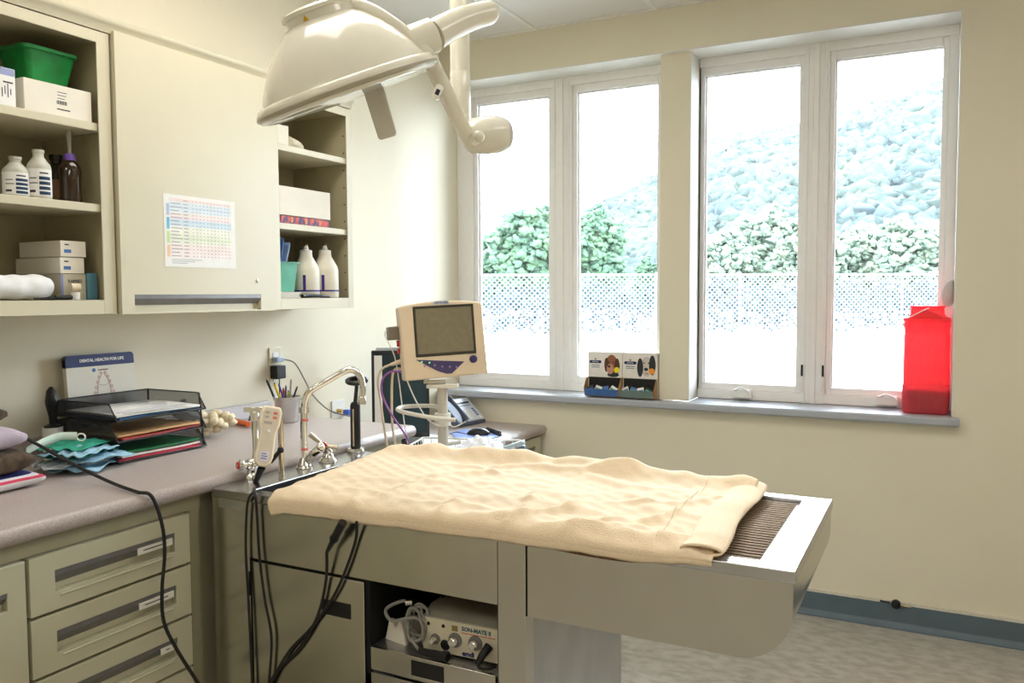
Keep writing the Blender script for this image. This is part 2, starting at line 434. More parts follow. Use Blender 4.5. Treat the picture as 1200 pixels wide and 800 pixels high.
# ================================================================ base cabinets and counter
CT, CX = .91, .69                      # counter height and front
LF = .652                              # front frame plane of base units
yd0 = at(33, 655, x=LF + .02).y; yd1 = at(221, 600, x=LF + .02).y
yT0 = at(246, 600, x=LF).y
print('drawers', yd0, yd1)
CYE = at(493, 499, z=CT).y
def pull_front(b, y0, y1, z0, z1, py0, py1, pz0, pz1, x0, x1):
    """front panel with a recessed pull: index 0 panel, 1 grey strip"""
    b.mi = 0
    O = [(y0, z0), (y1, z0), (y1, z1), (y0, z1)]; I = [(py0, pz0), (py1, pz0), (py1, pz1), (py0, pz1)]
    b.rings([[(x, y, z) for y, z in q] for q, x in ((O, x0), (O, x1), (I, x1), (I, x0))], caps=False, closed=True)
    b.box(x0, x0 + .004, py0, py1, pz0, pz1)
def pull_strip(py0, py1, pz0, pz1, x0, x1):
    h = B(); h.prism([(x1 - .0015, pz1), (x1 - .0015, pz1 - (pz1 - pz0) * .25), (x0 + .006, pz0 + (pz1 - pz0) * .34), (x0 + .0045, pz0 + (pz1 - pz0) * .34), (x0 + .0045, pz1)], 'xz', py0 + .0005, py1 - .0005)
    return h
t = thing('base_cabinet', (0.3, (yd0 + yd1) / 2, 0), 'base cabinet with four pull drawers under the counter beside the steel table', 'cabinet')
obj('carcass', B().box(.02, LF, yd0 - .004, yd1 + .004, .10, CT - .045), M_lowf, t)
obj('plinth', B().box(.02, LF - .06, yd0 - .004, yd1 + .004, 0, .10), M_dark, t)
zs = [at(220, 601, x=LF + .02).z, at(222, 659, x=LF + .02).z, at(226, 719, x=LF + .02).z, at(229, 779, x=LF + .02).z]
dz = (zs[0] - zs[3]) / 3
x0, x1 = LF + .001, LF + .022
for k in range(4):
    z1 = zs[0] - dz * k; z0 = z1 - dz + .007
    py0 = yd0 + (yd1 - yd0) * .135; py1 = yd0 + (yd1 - yd0) * .89; pz1 = z1 - .038; pz0 = pz1 - .046
    b = B(); pull_front(b, yd0, yd1, z0, z1, py0, py1, pz0, pz1, x0, x1)
    b.prism([(x1, pz0 - .012), (x1 + .0025, pz0 - .010), (x1 + .0025, pz0 - .007), (x1, pz0 - .005)], 'xz', py0 + .01, py1 - .01)
    dr = obj('drawer', b, [M_low], t, bevel=.004)
    hd = obj('pull', pull_strip(py0, py1, pz0, pz1, x0, x1), M_pull, dr, label='recessed grey pull strip')
    if k < 3:
        b = B(); L0 = py1 - (.105 if k < 2 else .05)
        b.box(x1 - .001, x1 + .0008, L0, py1 - .008, pz1 - .026, pz1 - .010)
        b.mi = 1; b.box(x1 + .0008, x1 + .001, L0 + .015, py1 - .025, pz1 - .019, pz1 - .0165)
        obj('label', b, [M_label, M_ink], dr)
t = thing('base_cabinet', (0.3, yd0 - .3, 0), 'base cabinet with a single door at the far left under the counter', 'cabinet')
obj('carcass', B().box(.02, LF, yd0 - .62, yd0 - .006, .10, CT - .045), M_lowf, t)
obj('plinth', B().box(.02, LF - .06, yd0 - .62, yd0 - .006, 0, .10), M_dark, t)
b = B(); e = yd0 - .008; pz1 = zs[0] - .055; pz0 = pz1 - .035; pe = at(8, 680, x=x1).y
pull_front(b, e - .60, e, .105, zs[0], e - .55, pe, pz0, pz1, x0, x1)
dr = obj('door', b, M_low, t, bevel=.004); obj('pull', pull_strip(e - .55, pe, pz0, pz1, x0, x1), M_pull, dr, label='recessed grey pull strip')
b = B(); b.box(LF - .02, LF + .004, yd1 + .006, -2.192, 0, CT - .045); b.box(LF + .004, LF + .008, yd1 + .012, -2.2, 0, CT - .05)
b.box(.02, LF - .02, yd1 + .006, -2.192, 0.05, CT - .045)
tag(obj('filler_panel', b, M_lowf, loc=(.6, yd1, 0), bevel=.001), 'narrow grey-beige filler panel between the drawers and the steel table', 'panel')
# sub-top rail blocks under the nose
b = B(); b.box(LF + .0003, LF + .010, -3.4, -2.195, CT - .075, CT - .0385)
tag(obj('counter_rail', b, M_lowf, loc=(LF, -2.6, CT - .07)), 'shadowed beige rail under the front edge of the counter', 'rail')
# rear cabinet run behind the table, below counter
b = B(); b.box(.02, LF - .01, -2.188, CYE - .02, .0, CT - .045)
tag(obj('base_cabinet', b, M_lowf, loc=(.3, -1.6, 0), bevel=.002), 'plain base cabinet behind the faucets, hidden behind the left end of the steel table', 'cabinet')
# counter with rolled nose
b = B()
prof = [(.002, CT - .036), (.002, CT), (CX - .018, CT), (CX - .008, CT - .003), (CX - .001, CT - .012), (CX, CT - .022), (CX - .004, CT - .032), (CX - .012, CT - .038)]
b.prism(prof, 'xz', -3.4, CYE)
ct = tag(obj('countertop', b, M_counter, loc=(.3, -2.2, CT - .036), ang=50), 'long speckled mauve-grey laminate countertop along the left wall', 'countertop')
bs = B(); bs.prism([(.002, CT + .0005), (.026, CT + .0005), (.021, CT + .008), (.021, CT + .046), (.017, CT + .051), (.002, CT + .051)], 'xz', -3.4, CYE)
obj('backsplash', bs, M_counter, ct, ang=50)
# desk-height worktop by the window
DZ, DX = .723, at(640, 498.5, z=.723).x
b = B(); b.prism([(.003, DZ - .036), (.003, DZ), (DX - .018, DZ), (DX - .008, DZ - .003), (DX - .001, DZ - .012), (DX, DZ - .022), (DX - .006, DZ - .036)], 'xz', CYE + .004, -.003)
tag(obj('desktop', b, M_counter, loc=(.3, -.5, DZ - .036), ang=50), 'lower speckled laminate desktop by the window holding phone and computer', 'desktop')
t = thing('desk_cabinet', (.3, -.4, 0), 'beige desk pedestal cabinet under the lower desktop at the window wall', 'cabinet')
obj('carcass', B().box(.02, DX - .04, CYE + .01, -.02, 0, DZ - .037), M_lowf, t)
for y0 in (-.03 - .42, -.03 - .86):
    b = B(); pull_front(b, y0, y0 + .42, .42, DZ - .05, y0 + .06, y0 + .36, DZ - .13, DZ - .09, DX - .039, DX - .02)
    dr = obj('drawer', b, M_low, t, bevel=.003); obj('pull', pull_strip(y0 + .06, y0 + .36, DZ - .13, DZ - .09, DX - .039, DX - .02), M_pull, dr)
    b = B(); b.box(DX - .039, DX - .02, y0, y0 + .42, .1, .412); obj('drawer', b, M_low, t, bevel=.003)
# ================================================================ wet table
TZ, TY0, TY1 = .885, -2.185, -1.622
TX0, TX1 = .692, 2.093
xs1 = at(292, 654, y=TY0).x; xd = at(425, 684, y=TY0).x; xp0 = at(583.5, 715, y=TY0).x; xp1 = at(615.7, 715, y=TY0).x
zs_ = .723; zb_ = .713
print('table', xs1, xd, xp0, xp1)
SX0, SX1, SY0, SY1 = .80, 2.030, -2.148, -1.655        # basin opening
T = thing('wet_table', ((TX0 + xp1) / 2, (TY0 + TY1) / 2, 0), 'stainless steel wet table with storage niche and overhanging rounded trough', 'table')
b = B(); th = .022
ro_ = [(TX0, TY0), (TX1, TY0), (TX1, TY1), (TX0, TY1)]; ri_ = [(SX0, SY0), (SX1, SY0), (SX1, SY1), (SX0, SY1)]
b.rings([[(x, y, z) for x, y in q] for q, z in ((ro_, TZ - th), (ro_, TZ), (ri_, TZ), (ri_, TZ - th))], caps=False, closed=True)
obj('top_rim', b, M_steelp, T, bevel=.0025)
e = .0015
b = B(); b.box(SX0 - e, SX0, SY0, SY1, .76, TZ - th); b.box(SX1, SX1 + e, SY0, SY1, .76, TZ - th); b.box(SX0, SX1, SY0 - e, SY0, .76, TZ - th); b.box(SX0, SX1, SY1, SY1 + e, .76, TZ - th)
b.box(SX0 - e, SX1 + e, SY0 - e, SY1 + e, .757, .76)
obj('basin', b, mat('shaded_basin_steel', (.22, .20, .18), .5, metal=1, var=.1), T)  # steel colour darkened to stand for the shade below the grate bars
# overhanging trough shell with rounded lower corner
R = .10; xo = TX1 - .004; zu = TZ - th - .001
def prof_(off):
    pts = [(xp1 + .003, zb_ + off)]
    cx, cz = xo - R, zb_ + R
    for i in range(11):
        a = math.radians(-90 + 9 * i); pts.append((cx + (R - off) * math.cos(a), cz + (R - off) * math.sin(a)))
    pts.append((xo - off, zu)); return pts
po = prof_(0); pi = prof_(.003)
b = B(); b.prism(po + pi[::-1], 'xz', TY0 + .004, TY1 - .004)
poly = po + [(xp1 + .003, zu)]
b.prism(poly, 'xz', TY0 + .0035, TY0 + .0065); b.prism(poly, 'xz', TY1 - .0065, TY1 - .0035)
obj('trough', b, M_steel, T, ang=25)
b = B(); b.box(xs1 - .07, xp0 - .002, TY0 + .003, TY0 + .008, zs_ + .002, zu); b.box(TX0, xs1 - .07, TY0 + .003, TY0 + .008, zs_ + .002, zu)
obj('apron', b, M_steel, T)
b = B(); b.box(TX0, xs1 - .0015, TY0 + .0035, TY0 + .02, 0, zs_ + .002)
b.box(TX0, TX0 + .003, TY0 + .02, TY1 - .004, 0, zu)
obj('side_panel', b, M_steel, T)
b = B(); b.box(xp0, xp1, TY0, TY0 + .04, 0, zu + .001); obj('post', b, M_steel, T, bevel=.001)
b = B(); b.box(xp0 - .002, xp0 - .0002, TY0 + .002, TY0 + .02, 0, zu); obj('seam', b, M_gap, T)
b = B(); b.box(xp1 + .0002, xp1 + .0026, TY0 + .002, TY0 + .02, zb_, zu); obj('seam', b, M_gap, T)
b = B(); b.box(xp1 - .006, xp1 - .001, TY0 + .04, TY1 + .01, 0, zb_ - .002); b.box(TX0 + .003, xp1 - .006, TY1 - .004, TY1 + .010, 0, zb_ + .02); obj('end_panel', b, M_steel2, T)
b = B(); b.box(xs1 - .0014, xp0 - .0005, TY0 + .0125, TY0 + .014, .02, zs_ + .012); 
# niche hole cut out of the dark backing plate: build as pieces
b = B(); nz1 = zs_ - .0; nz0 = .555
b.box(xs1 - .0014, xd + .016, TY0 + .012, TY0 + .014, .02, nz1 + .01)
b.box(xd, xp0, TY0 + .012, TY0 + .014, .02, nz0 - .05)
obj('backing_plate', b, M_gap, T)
ds = .004
b = B(); b.box(xs1 + ds, xd - .0, TY0 + .0035, TY0 + .012, .03, zs_ - .006)
door = obj('door', b, M_steel, T, bevel=.001)
b = B(); p0 = at(376, 692, y=TY0); p1 = at(410, 714, y=TY0)
b.box(p0.x, p1.x, TY0 + .0025, TY0 + .0036, .625, .66); obj('pull', b, M_dark, door, label='black square recessed pull')
b = B(); b.box(xs1 - .004, xs1 + .002, TY0 + .001, TY0 + .0035, .63, .69); obj('hinge', b, M_gap, T)
b = B(); p0 = at(255, 582, y=TY0); b.box(p0.x, at(282, 585, y=TY0).x, TY0 + .0015, TY0 + .0029, at(255, 594, y=TY0).z, p0.z); obj('badge', b, M_steel2, T, bevel=.0004)
# niche
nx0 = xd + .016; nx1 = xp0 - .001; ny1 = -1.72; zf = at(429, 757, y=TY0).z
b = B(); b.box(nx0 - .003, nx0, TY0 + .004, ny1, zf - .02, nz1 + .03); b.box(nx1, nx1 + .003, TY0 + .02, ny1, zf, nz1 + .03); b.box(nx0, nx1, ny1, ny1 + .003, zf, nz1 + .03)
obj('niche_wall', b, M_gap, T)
b = B(); b.box(nx0, nx1, TY0 + .012, ny1, zf - .006, zf); obj('niche_shelf', b, M_steel2, T)
b = B(); b.box(nx0 + .001, nx1 - .008, TY0 + .0035, TY0 + .012, zf - .052, zf); fr = obj('shelf_front', b, M_steel, T, bevel=.001)
p0 = at(481, 773, y=TY0); p1 = at(519, 785, y=TY0); b = B(); b.box(p0.x, p1.x, TY0 + .0025, TY0 + .0036, zf - .042, zf - .008); obj('pull', b, M_dark, fr)
b = B(); b.box(nx0 + .001, nx1 - .008, TY0 + .0035, TY0 + .012, .03, zf - .059); obj('door', b, M_steel, T, bevel=.001)
# grate lying in the basin
G = thing('drain_grate', (1.4, -1.9, TZ - .03), 'steel bar grate resting in the table top, its right end uncovered', 'grate')
gx0, gx1 = SX0 + .06, SX1 - .006
b = B(); b.box(gx1 - .006, gx1, SY0 + .004, SY1 - .004, TZ - .024, TZ - .011); b.box(gx0, gx0 + .006, SY0 + .004, SY1 - .004, TZ - .024, TZ - .011)
b.box(gx0, gx1, SY0 + .002, SY0 + .005, TZ - .018, TZ - .010); b.box(gx0, gx1, SY1 - .005, SY1 - .002, TZ - .018, TZ - .010)
for xx in (1.1, 1.4, 1.7): b.box(xx, xx + .006, SY0 + .004, SY1 - .004, TZ - .024, TZ - .014)
obj('frame', b, M_steel2, G)
nb = 27; M_bar = mat('warm_steel_bar', (.66, .56, .48), .25, metal=1, var=.04)
for k in range(nb):
    yy = SY0 + .016 + (SY1 - SY0 - .03) * k / (nb - 1)
    b = B(); b.cyl((gx0 + .004, yy, TZ - .010), (gx1 - .004, yy, TZ - .010), .0027, n=8); obj('bar', b, M_bar, G)
# ================================================================ outside
GZ = -.2
M_ground = mat('pale_gravel', sr(205, 203, 196), .9, var=.05, scale=2)
M_post = mat('galvanised_post', sr(200, 205, 205), .5, var=.05)
M_wire = mat('galvanised_wire', sr(150, 154, 156), .5)
M_hill = mat('forest_canopy', sr(52, 64, 50), .9, var=.0, col2=sr(30, 44, 46), scale=.06, detail=6)
M_slope = mat('forest_floor', sr(48, 60, 52), .95, var=.2, scale=.05)
M_leafs = [mat('tree_leaves', sr(70, 96, 66), .8, col2=sr(54, 80, 62), scale=1.2, sss=0),
           mat('shrub_leaves', sr(108, 120, 98), .85, col2=sr(90, 106, 92), scale=1.0),
           mat('bush_leaves', sr(64, 78, 82), .85, col2=sr(48, 60, 70), scale=1.5)]
M_bark = mat('tree_bark', sr(92, 78, 62), .9, var=.2)
struct('ground_outside', B().box(-160, 200, .30, 420, GZ - .3, GZ), M_ground)
def hill_z(x, y):
    a = CAM - V((x, y, 0)); r = math.hypot(a.x, a.y); ang = math.degrees(math.atan2(x - CAM.x, y - CAM.y))   # ang<0 : to the left
    t = max(0, min(1, (r - 90) / 210)); s = t * t * (3 - 2 * t)
    ridge = 58 + .62 * (ang + 8)
    return GZ - 1 + s * ridge * (1.0 if ang > -13 else max(.4, 1 + (ang + 13) * .05)) + 2.5 * math.sin(x * .05) * s + 2 * math.cos(y * .043 + x * .02) * s
b = B()
def hp(u, v):
    ang = math.radians(-62 + 84 * u); r = 80 + 290 * v
    x, y = CAM.x + r * math.sin(ang), CAM.y + r * math.cos(ang)
    return (x, y, hill_z(x, y))
b.grid(hp, 70, 50)
b.v = [p for p in b.v]
struct('hills', b, M_slope)
def ico(sub):
    bm = bmesh.new(); bmesh.ops.create_icosphere(bm, subdivisions=sub, radius=1)
    v = np.array([p.co[:] for p in bm.verts]); f = np.array([[q.index for q in fc.verts] for fc in bm.faces]); bm.free(); return v, f
ICO0, ICO1, ICO2 = ico(1), ico(2), ico(3)
def blobs(name, cs, rs, m, seed, base=ICO1, amp=.3, parent=None, loc=None, zsq=.85):
    rng = np.random.default_rng(seed); v, f = base; nv = len(v)
    cs = np.array(cs, float); rs = np.array(rs, float); n = len(cs)
    K = rng.normal(size=(n, 4, 3)) * np.array([2.2, 3.5, 5.5, 7.5])[None, :, None]; ph = rng.uniform(0, 6.28, (n, 4))
    disp = np.zeros((n, nv))
    for i in range(4): disp += np.sin(v @ K[:, i].T + ph[:, i]).T * amp / (1 + .35 * i)
    P = cs[:, None, :] + v[None] * ((1 + disp) * rs[:, None])[..., None] * np.array([1, 1, zsq])
    Fc = (f[None] + (np.arange(n) * nv)[:, None, None]).reshape(-1, 3)
    off = np.array(WL[parent.name] if parent is not None else (loc or (0, 0, 0)))
    P = P.reshape(-1, 3) - off
    me = bpy.data.meshes.new(name); me.vertices.add(len(P)); me.vertices.foreach_set('co', P.ravel())
    me.loops.add(Fc.size); me.loops.foreach_set('vertex_index', Fc.ravel().astype(np.int32))
    me.polygons.add(len(Fc)); me.polygons.foreach_set('loop_start', np.arange(0, Fc.size, 3, dtype=np.int32)); me.polygons.foreach_set('loop_total', np.full(len(Fc), 3, np.int32))
    me.update(calc_edges=True); me.materials.append(m); me.polygons.foreach_set('use_smooth', [True] * len(Fc))
    o = bpy.data.objects.new(name, me); COL.objects.link(o); WL[o.name] = V(tuple(off))
    if parent is not None: o.parent = parent
    else: o.location = V(tuple(off))
    return o
cs, rs = [], []
rng = np.random.default_rng(3)
for k in range(36000):
    ang = math.radians(rng.uniform(-56, 14)); r = math.sqrt(rng.uniform(88 ** 2, 330 ** 2))
    x, y = CAM.x + r * math.sin(ang), CAM.y + r * math.cos(ang); q = rng.uniform(.9, 2.1)
    cs.append((x, y, hill_z(x, y) + q * .35)); rs.append(q)
tag(blobs('forest', cs, rs, M_hill, 5, ICO0, amp=.45), 'hazy green forest covering the hillside beyond the fence', 'forest', kind='stuff')
# chain link fence
f0, f1 = at(560, 398, z=GZ), at(1100, 392, z=GZ)
dr = (f1 - f0); dr.z = 0; FL = dr.length; dr.normalize(); fa = f0 - dr * 3.0; FLn = FL + 14
FH = 2.25
fr = thing('chain_link_fence', (fa.x, fa.y, GZ), 'long silvery chain link fence standing across the pale yard outside', 'fence')
npost = int(FLn / 2.9)
for k in range(npost + 1):
    p = fa + dr * (FLn * k / npost); b = B(); b.cyl((p.x, p.y, GZ), (p.x, p.y, GZ + FH + .05), .036, n=10); b.ball((p.x, p.y, GZ + FH + .05), .04, 8); obj('post', b, M_post, fr)
b = B(); pe = fa + dr * FLn; b.cyl((fa.x, fa.y, GZ + FH), (pe.x, pe.y, GZ + FH), .03, n=8); obj('top_rail', b, M_post, fr)
b = B(); st = .19; nrm = V((-dr.y, dr.x, 0)); n = int(FLn / st)
for k in range(-int(FH / st), n):
    for sg in (1, -1):
        a = k * st + (0 if sg > 0 else FH)
        s0, s1 = a, a + sg * FH; z0, z1 = GZ + .03, GZ + FH
        if s0 < 0 and s1 < 0: continue
        if s1 < 0: z1 = z0 + (z1 - z0) * s0 / (s0 - s1); s1 = 0
        if s0 < 0: z0 = z0 + (z1 - z0) * (-s0) / (s1 - s0); s0 = 0
        if s0 > FLn and s1 > FLn: continue
        w = .0065
        p, q = fa + dr * s0 + nrm * (.04 + .006 * sg), fa + dr * s1 + nrm * (.04 + .006 * sg); p.z = z0; q.z = z1
        t = (q - p).normalized(); sd = t.cross(nrm) * w; i = [b._v(c + e_ + g_) for c in (p, q) for e_, g_ in ((sd, nrm * .005), (-sd, nrm * .005), (-sd, -nrm * .005), (sd, -nrm * .005))]
        for j in range(4): b._f((i[j], i[(j + 1) % 4], i[4 + (j + 1) % 4], i[4 + j]))
obj('wire_mesh', b, M_wire, fr)
def tree(px, dist, h, w, m, seed, name, label, n=46, dens=32, cat='tree', group=None, trunk=True):
    k = ray(px, 345); k.z = 0; k.normalize(); x, y = CAM.x + k.x * dist, CAM.y + k.y * dist
    rg = np.random.default_rng(seed)
    t = thing(name, (x, y, GZ), label, cat, group)
    cs, rs = [], []
    for i in range(n * dens):
        u = rg.normal(size=3); u /= np.linalg.norm(u); r = rg.uniform(.3, 1) ** .5 * (1 + .18 * math.sin(u[0] * 5 + seed) * math.cos(u[2] * 6))
        hh = .55 + .45 * u[2] * r
        if not trunk: hh = rg.uniform(0, 1) ** .8 * (1 - .25 * abs(u[0]))
        cs.append((x + u[0] * r * w / 2, y + u[1] * r * w / 2, GZ + h * ((.14 if trunk else .02) + (.82 if trunk else .94) * hh))); rs.append(rg.uniform(.018, .038) * (h + w) / 2)
    blobs('foliage', cs, rs, m, seed, ICO1, .45, parent=t)
    if trunk:
        b = B(); b.cyl((x, y, GZ), (x, y, GZ + h * .6), .018 * h, .008 * h, 10)
        for i in range(4):
            a = i * 1.6 + seed; b.cyl((x, y, GZ + h * (.25 + .06 * i)), (x + math.cos(a) * w * .3, y + math.sin(a) * w * .3, GZ + h * (.55 + .07 * i)), .008 * h, .003 * h, 7)
        obj('trunk', b, M_bark, t)
    return t
tree(628, 44, 6.6, 5.4, M_leafs[0], 11, 'tree', 'round green tree beyond the fence, tallest tree behind the left windows', 60)
tree(585, 46, 4.3, 4.6, M_leafs[0], 12, 'tree', 'lower green tree beyond the fence at the far left window pane', 46)
tree(695, 45, 6.3, 3.6, M_leafs[0], 13, 'tree', 'narrow green tree beyond the fence just right of the left window mullion', 46)
tree(757, 52, 3.9, 1.6, M_leafs[0], 14, 'tree', 'small thin tree beyond the fence beside the cream window pillar', 24)
for i, (px, ds, h, w, lb) in enumerate(((838, 46, 5.2, 4.6, 'pale bushy tree behind the fence at the left edge of the right window pair'), (895, 53, 7.0, 5.2, 'tall pale bushy tree behind the fence just left of the right window mullion'),
        (955, 46, 5.0, 4.6, 'pale bushy tree behind the fence mostly hidden by the right window mullion'), (1008, 53, 5.6, 4.8, 'pale bushy tree behind the fence at the left of the rightmost pane'),
        (1058, 46, 5.4, 4.4, 'pale bushy tree behind the fence in the middle of the rightmost pane'), (1108, 53, 5.6, 4.8, 'pale bushy tree behind the fence at the right edge of the rightmost pane'))):
    tree(px, ds, h, w, M_leafs[1], 30 + i, 'tree', lb, 50)
PN = ('leftmost', 'second', 'third', 'rightmost')
for k, (a, c) in enumerate(((556, 648), (668, 776), (824, 942), (974, 1106))):
    for j in range(3):
        px = a + (c - a) * (j + .5) / 3
        tree(px, (31.2 + 3.5 * (px - 560) / 540 + 1.5 * (j % 2)) * math.hypot(1, (px - 600) / F_PX), 2.3 + .25 * math.sin(px), 1.9 + .2 * (k > 1), M_leafs[2], 60 + k * 3 + j, 'bush', 'dark green bush behind the fence, at the ' + ('left', 'middle', 'right')[j] + ' of the ' + PN[k] + ' window pane', 16, 14, 'bush', 'bushes behind the chain link fence', trunk=False)
# summer haze over the valley
M_haze = bpy.data.materials.new('valley_haze'); M_haze.use_nodes = True
_n = M_haze.node_tree.nodes; _n.clear(); _o = _n.new('ShaderNodeOutputMaterial'); _s = _n.new('ShaderNodeVolumeScatter')
_s.inputs['Density'].default_value = .0002; _s.inputs['Color'].default_value = (.92, .97, 1, 1); M_haze.node_tree.links.new(_s.outputs[0], _o.inputs['Volume'])
hz = obj('haze', B().box(-330, 160, .6, 400, GZ, 150), M_haze, kind='structure')
# ================================================================ surgical lamp
def frame(o, yaw=0, pitch=0, roll=0, toward=None):
    """local x right, y up, z towards the viewer"""
    o = V(o); n = (V(toward) if toward is not None else CAM - o); n.z = 0; n.normalize(); Z = V((0, 0, 1)); r = (-n).cross(Z)
    ya_, pi_, ro = map(math.radians, (yaw, pitch, roll))
    n2 = n * math.cos(ya_) + r * math.sin(ya_); r2 = r * math.cos(ya_) - n * math.sin(ya_)
    n3 = n2 * math.cos(pi_) + Z * math.sin(pi_); u3 = Z * math.cos(pi_) - n2 * math.sin(pi_)
    r4 = r2 * math.cos(ro) + u3 * math.sin(ro); u4 = u3 * math.cos(ro) - r2 * math.sin(ro)
    M = Matrix((r4, u4, n3)).transposed().to_4x4(); M.translation = o
    return M
HD = 1.95; HC = at(408, 107, d=HD); ku = HD / F_PX
ax = (RT * -.335 + FW * -.305 + UP * .94).normalized()
vv = (RT * .94 + UP * .34); vv = (vv - ax * vv.dot(ax)).normalized(); ww = ax.cross(vv)    # ww away from / towards camera
if ww.dot(FW) > 0: ww = -ww
def L(v, w, u): return HC + vv * (v * ku) + ww * (w * ku) + ax * (u * ku)
lamp = thing('surgical_lamp', at(539, 60, d=2.2), 'large cream dome surgical lamp hanging from a ceiling pole above the steel table', 'surgical lamp')
b = B(); b.lathe([(q * ku, h * ku) for q, h in ((100, 4), (102, 8), (99.5, 13), (96, 20), (91.5, 28), (85, 38), (76, 50), (65.5, 62), (52, 74), (39, 83))], HC, ax, 56)
dome = obj('dome', b, M_lamp, lamp, ang=60)
b = B(); b.lathe([(q * ku, h * ku) for q, h in ((92, -5), (101, -7), (107, -5), (110, 0), (110, 4), (107, 9), (103, 11), (98, 10))], HC, ax, 56)
obj('rim', b, M_lamp, lamp, ang=60)
b = B(); b.lathe([(q * ku, h * ku) for q, h in ((109.0, -3), (111.2, -1), (111.2, 1.5), (109, 3))], HC, ax, 56); obj('rim_groove', b, M_lampg, lamp)
b = B(); b.lathe([(q * ku, h * ku) for q, h in ((2, -9), (60, -9), (96, -6), (97, -3), (2, -3))], HC, ax, 48)
M_lens = mat('frosted_lens', sr(205, 205, 196), .12, var=.03, coat=.5)
obj('lens', b, M_lens, lamp, label='pale frosted lens on the underside of the dome')
b = B(); b.lathe([(q * ku, h * ku) for q, h in ((40, 78), (40, 89), (42.5, 90), (43, 94), (40, 96), (32, 98), (18, 99), (2, 99.5))], HC, ax, 48); obj('top_cap', b, M_lamp, lamp, ang=40)
tri = L(-14, 46, 88); b = B(); n_ = (vv * -.30 + ww * .95).normalized(); rr_ = n_.cross(ax).normalized()
if rr_.dot(RT) < 0: rr_ = -rr_
tri = HC + ax * (84 * ku) + n_ * (40.4 * ku)
ids = [b._v(tri + rr_ * (x * ku) + ax * (y * ku) + n_ * (z * ku)) for z in (-.6, .5) for x, y in ((-4, -3), (4, -3), (0, 4))]
b._f(ids[:3]); b._f(ids[3:]); [b._f((ids[i], ids[(i + 1) % 3], ids[3 + (i + 1) % 3], ids[3 + i])) for i in range(3)]
obj('warning_label', b, mat('warning_yellow', sr(206, 160, 30), .5), dome, label='small yellow warning triangle')
# raised strut over the dome towards the arm
b = B(); b.tube([L(22, 0, 90), L(42, 0, 84), L(58, 0, 72), L(73, 0, 55), L(86, 0, 37), L(97, 0, 18), L(104, 0, 6)], 9 * ku, 10)
obj('strut', b, M_lamp, lamp, ang=60)
c0, c1 = at(478, 53, d=HD), at(509, 41, d=HD + .02)
b = B(); b.cyl(at(468, 60, d=HD), c0, 15 * ku, 20 * ku, 24); b.lathe([(19.5 * ku, 0), (20.5 * ku, .004), (20.5 * ku, (c1 - c0).length - .004), (18.5 * ku, (c1 - c0).length)], c0, c1 - c0, 28)
obj('collar', b, M_lamp, lamp)
g1 = at(583, 13, d=HD + .12)
def rgrip(t): return (18 - 4.5 * t) * ku * (1 if t < .86 else math.sqrt(max(.02, 1 - ((t - .86) / .145) ** 2)))
b = B(); b.tube([c1 + (g1 - c1) * (i / 16) + UP * (.010 * math.sin(math.pi * i / 16)) for i in range(17)], rgrip, 24, sub=2)
obj('upper_arm', b, M_lamp, lamp, ang=60)
j0, j1 = at(500, 62, d=HD + .05), at(549, 163, d=2.17)
b = B(); b.tube([j0, j0 + (j1 - j0) * .33, j0 + (j1 - j0) * .66, j0 + (j1 - j0) * .93, at(556, 172, d=2.19), at(566, 164, d=2.19)], .0205, 16)
obj('lower_arm', b, M_lamp, lamp, ang=60)
p = at(513, 110, d=2.02); b = B(); nn = (CAM - p).normalized(); 
Mx = frame(p, 0, 0, -25); b = B(Mx); b.prism(rrect(-.010, .010, -.018, .018, .007), 'xy', .012, .0215); b.mi = 1; b.box(-.005, .005, -.008, .006, .021, .0225)
obj('switch', b, [M_lamp, M_black], lamp, label='small black rocker switch')
pt = at(539, 60, d=2.2); jz = at(539, 138, d=2.2).z; sz = at(539, 86, d=2.2).z
b = B(); b.lathe([(.0265, sz), (.0265, ZC - .03)], (pt.x, pt.y, 0), (0, 0, 1), 24); b.lathe([(.07, ZC - .03), (.07, ZC - .002), (.06, ZC - .001)], (pt.x, pt.y, 0), (0, 0, 1), 32)
obj('ceiling_pole', b, M_lamp, lamp)
b = B(); b.lathe([(.0255, jz - .01), (.0275, jz - .005), (.0275, sz), (.0265, sz + .003)], (pt.x, pt.y, 0), (0, 0, 1), 24); sl = obj('pole_sleeve', b, M_lamp, lamp)
for dx_ in (-.007, .008):
    q = at(539 , 139, d=2.168) + RT * dx_; b = B(); b.ball(q, .006, 10); obj('set_screw', b, M_brass, sl)
jc = at(574, 158, d=2.2); rj = .0500
b = B(); xa = RT
pr = [(.015, -.075), (.034, -.066), (.046, -.045), (.0505, -.01), (.0500, .02), (.044, .040), (.036, .050), (.034, .054), (.024, .060), (.004, .062)]
b.lathe(pr, jc, (RT + FW * .25 - UP * -.12), 32)
obj('joint_housing', b, M_lamp, lamp, ang=50)
b = B(); b.lathe([(.0385, .0445), (.0395, .048), (.036, .0535)], jc, (RT + FW * .25 - UP * -.12), 32); obj('joint_ring', b, mat('clear_ring', sr(240, 240, 236), .1, trans=.3), lamp)
b = B(); b.cyl(at(556, 163, d=2.15), at(561, 160, d=2.12), .017, .016, 18); b.ball(at(561, 160, d=2.12), .016, 14); obj('joint_knuckle', b, M_lamp, lamp)
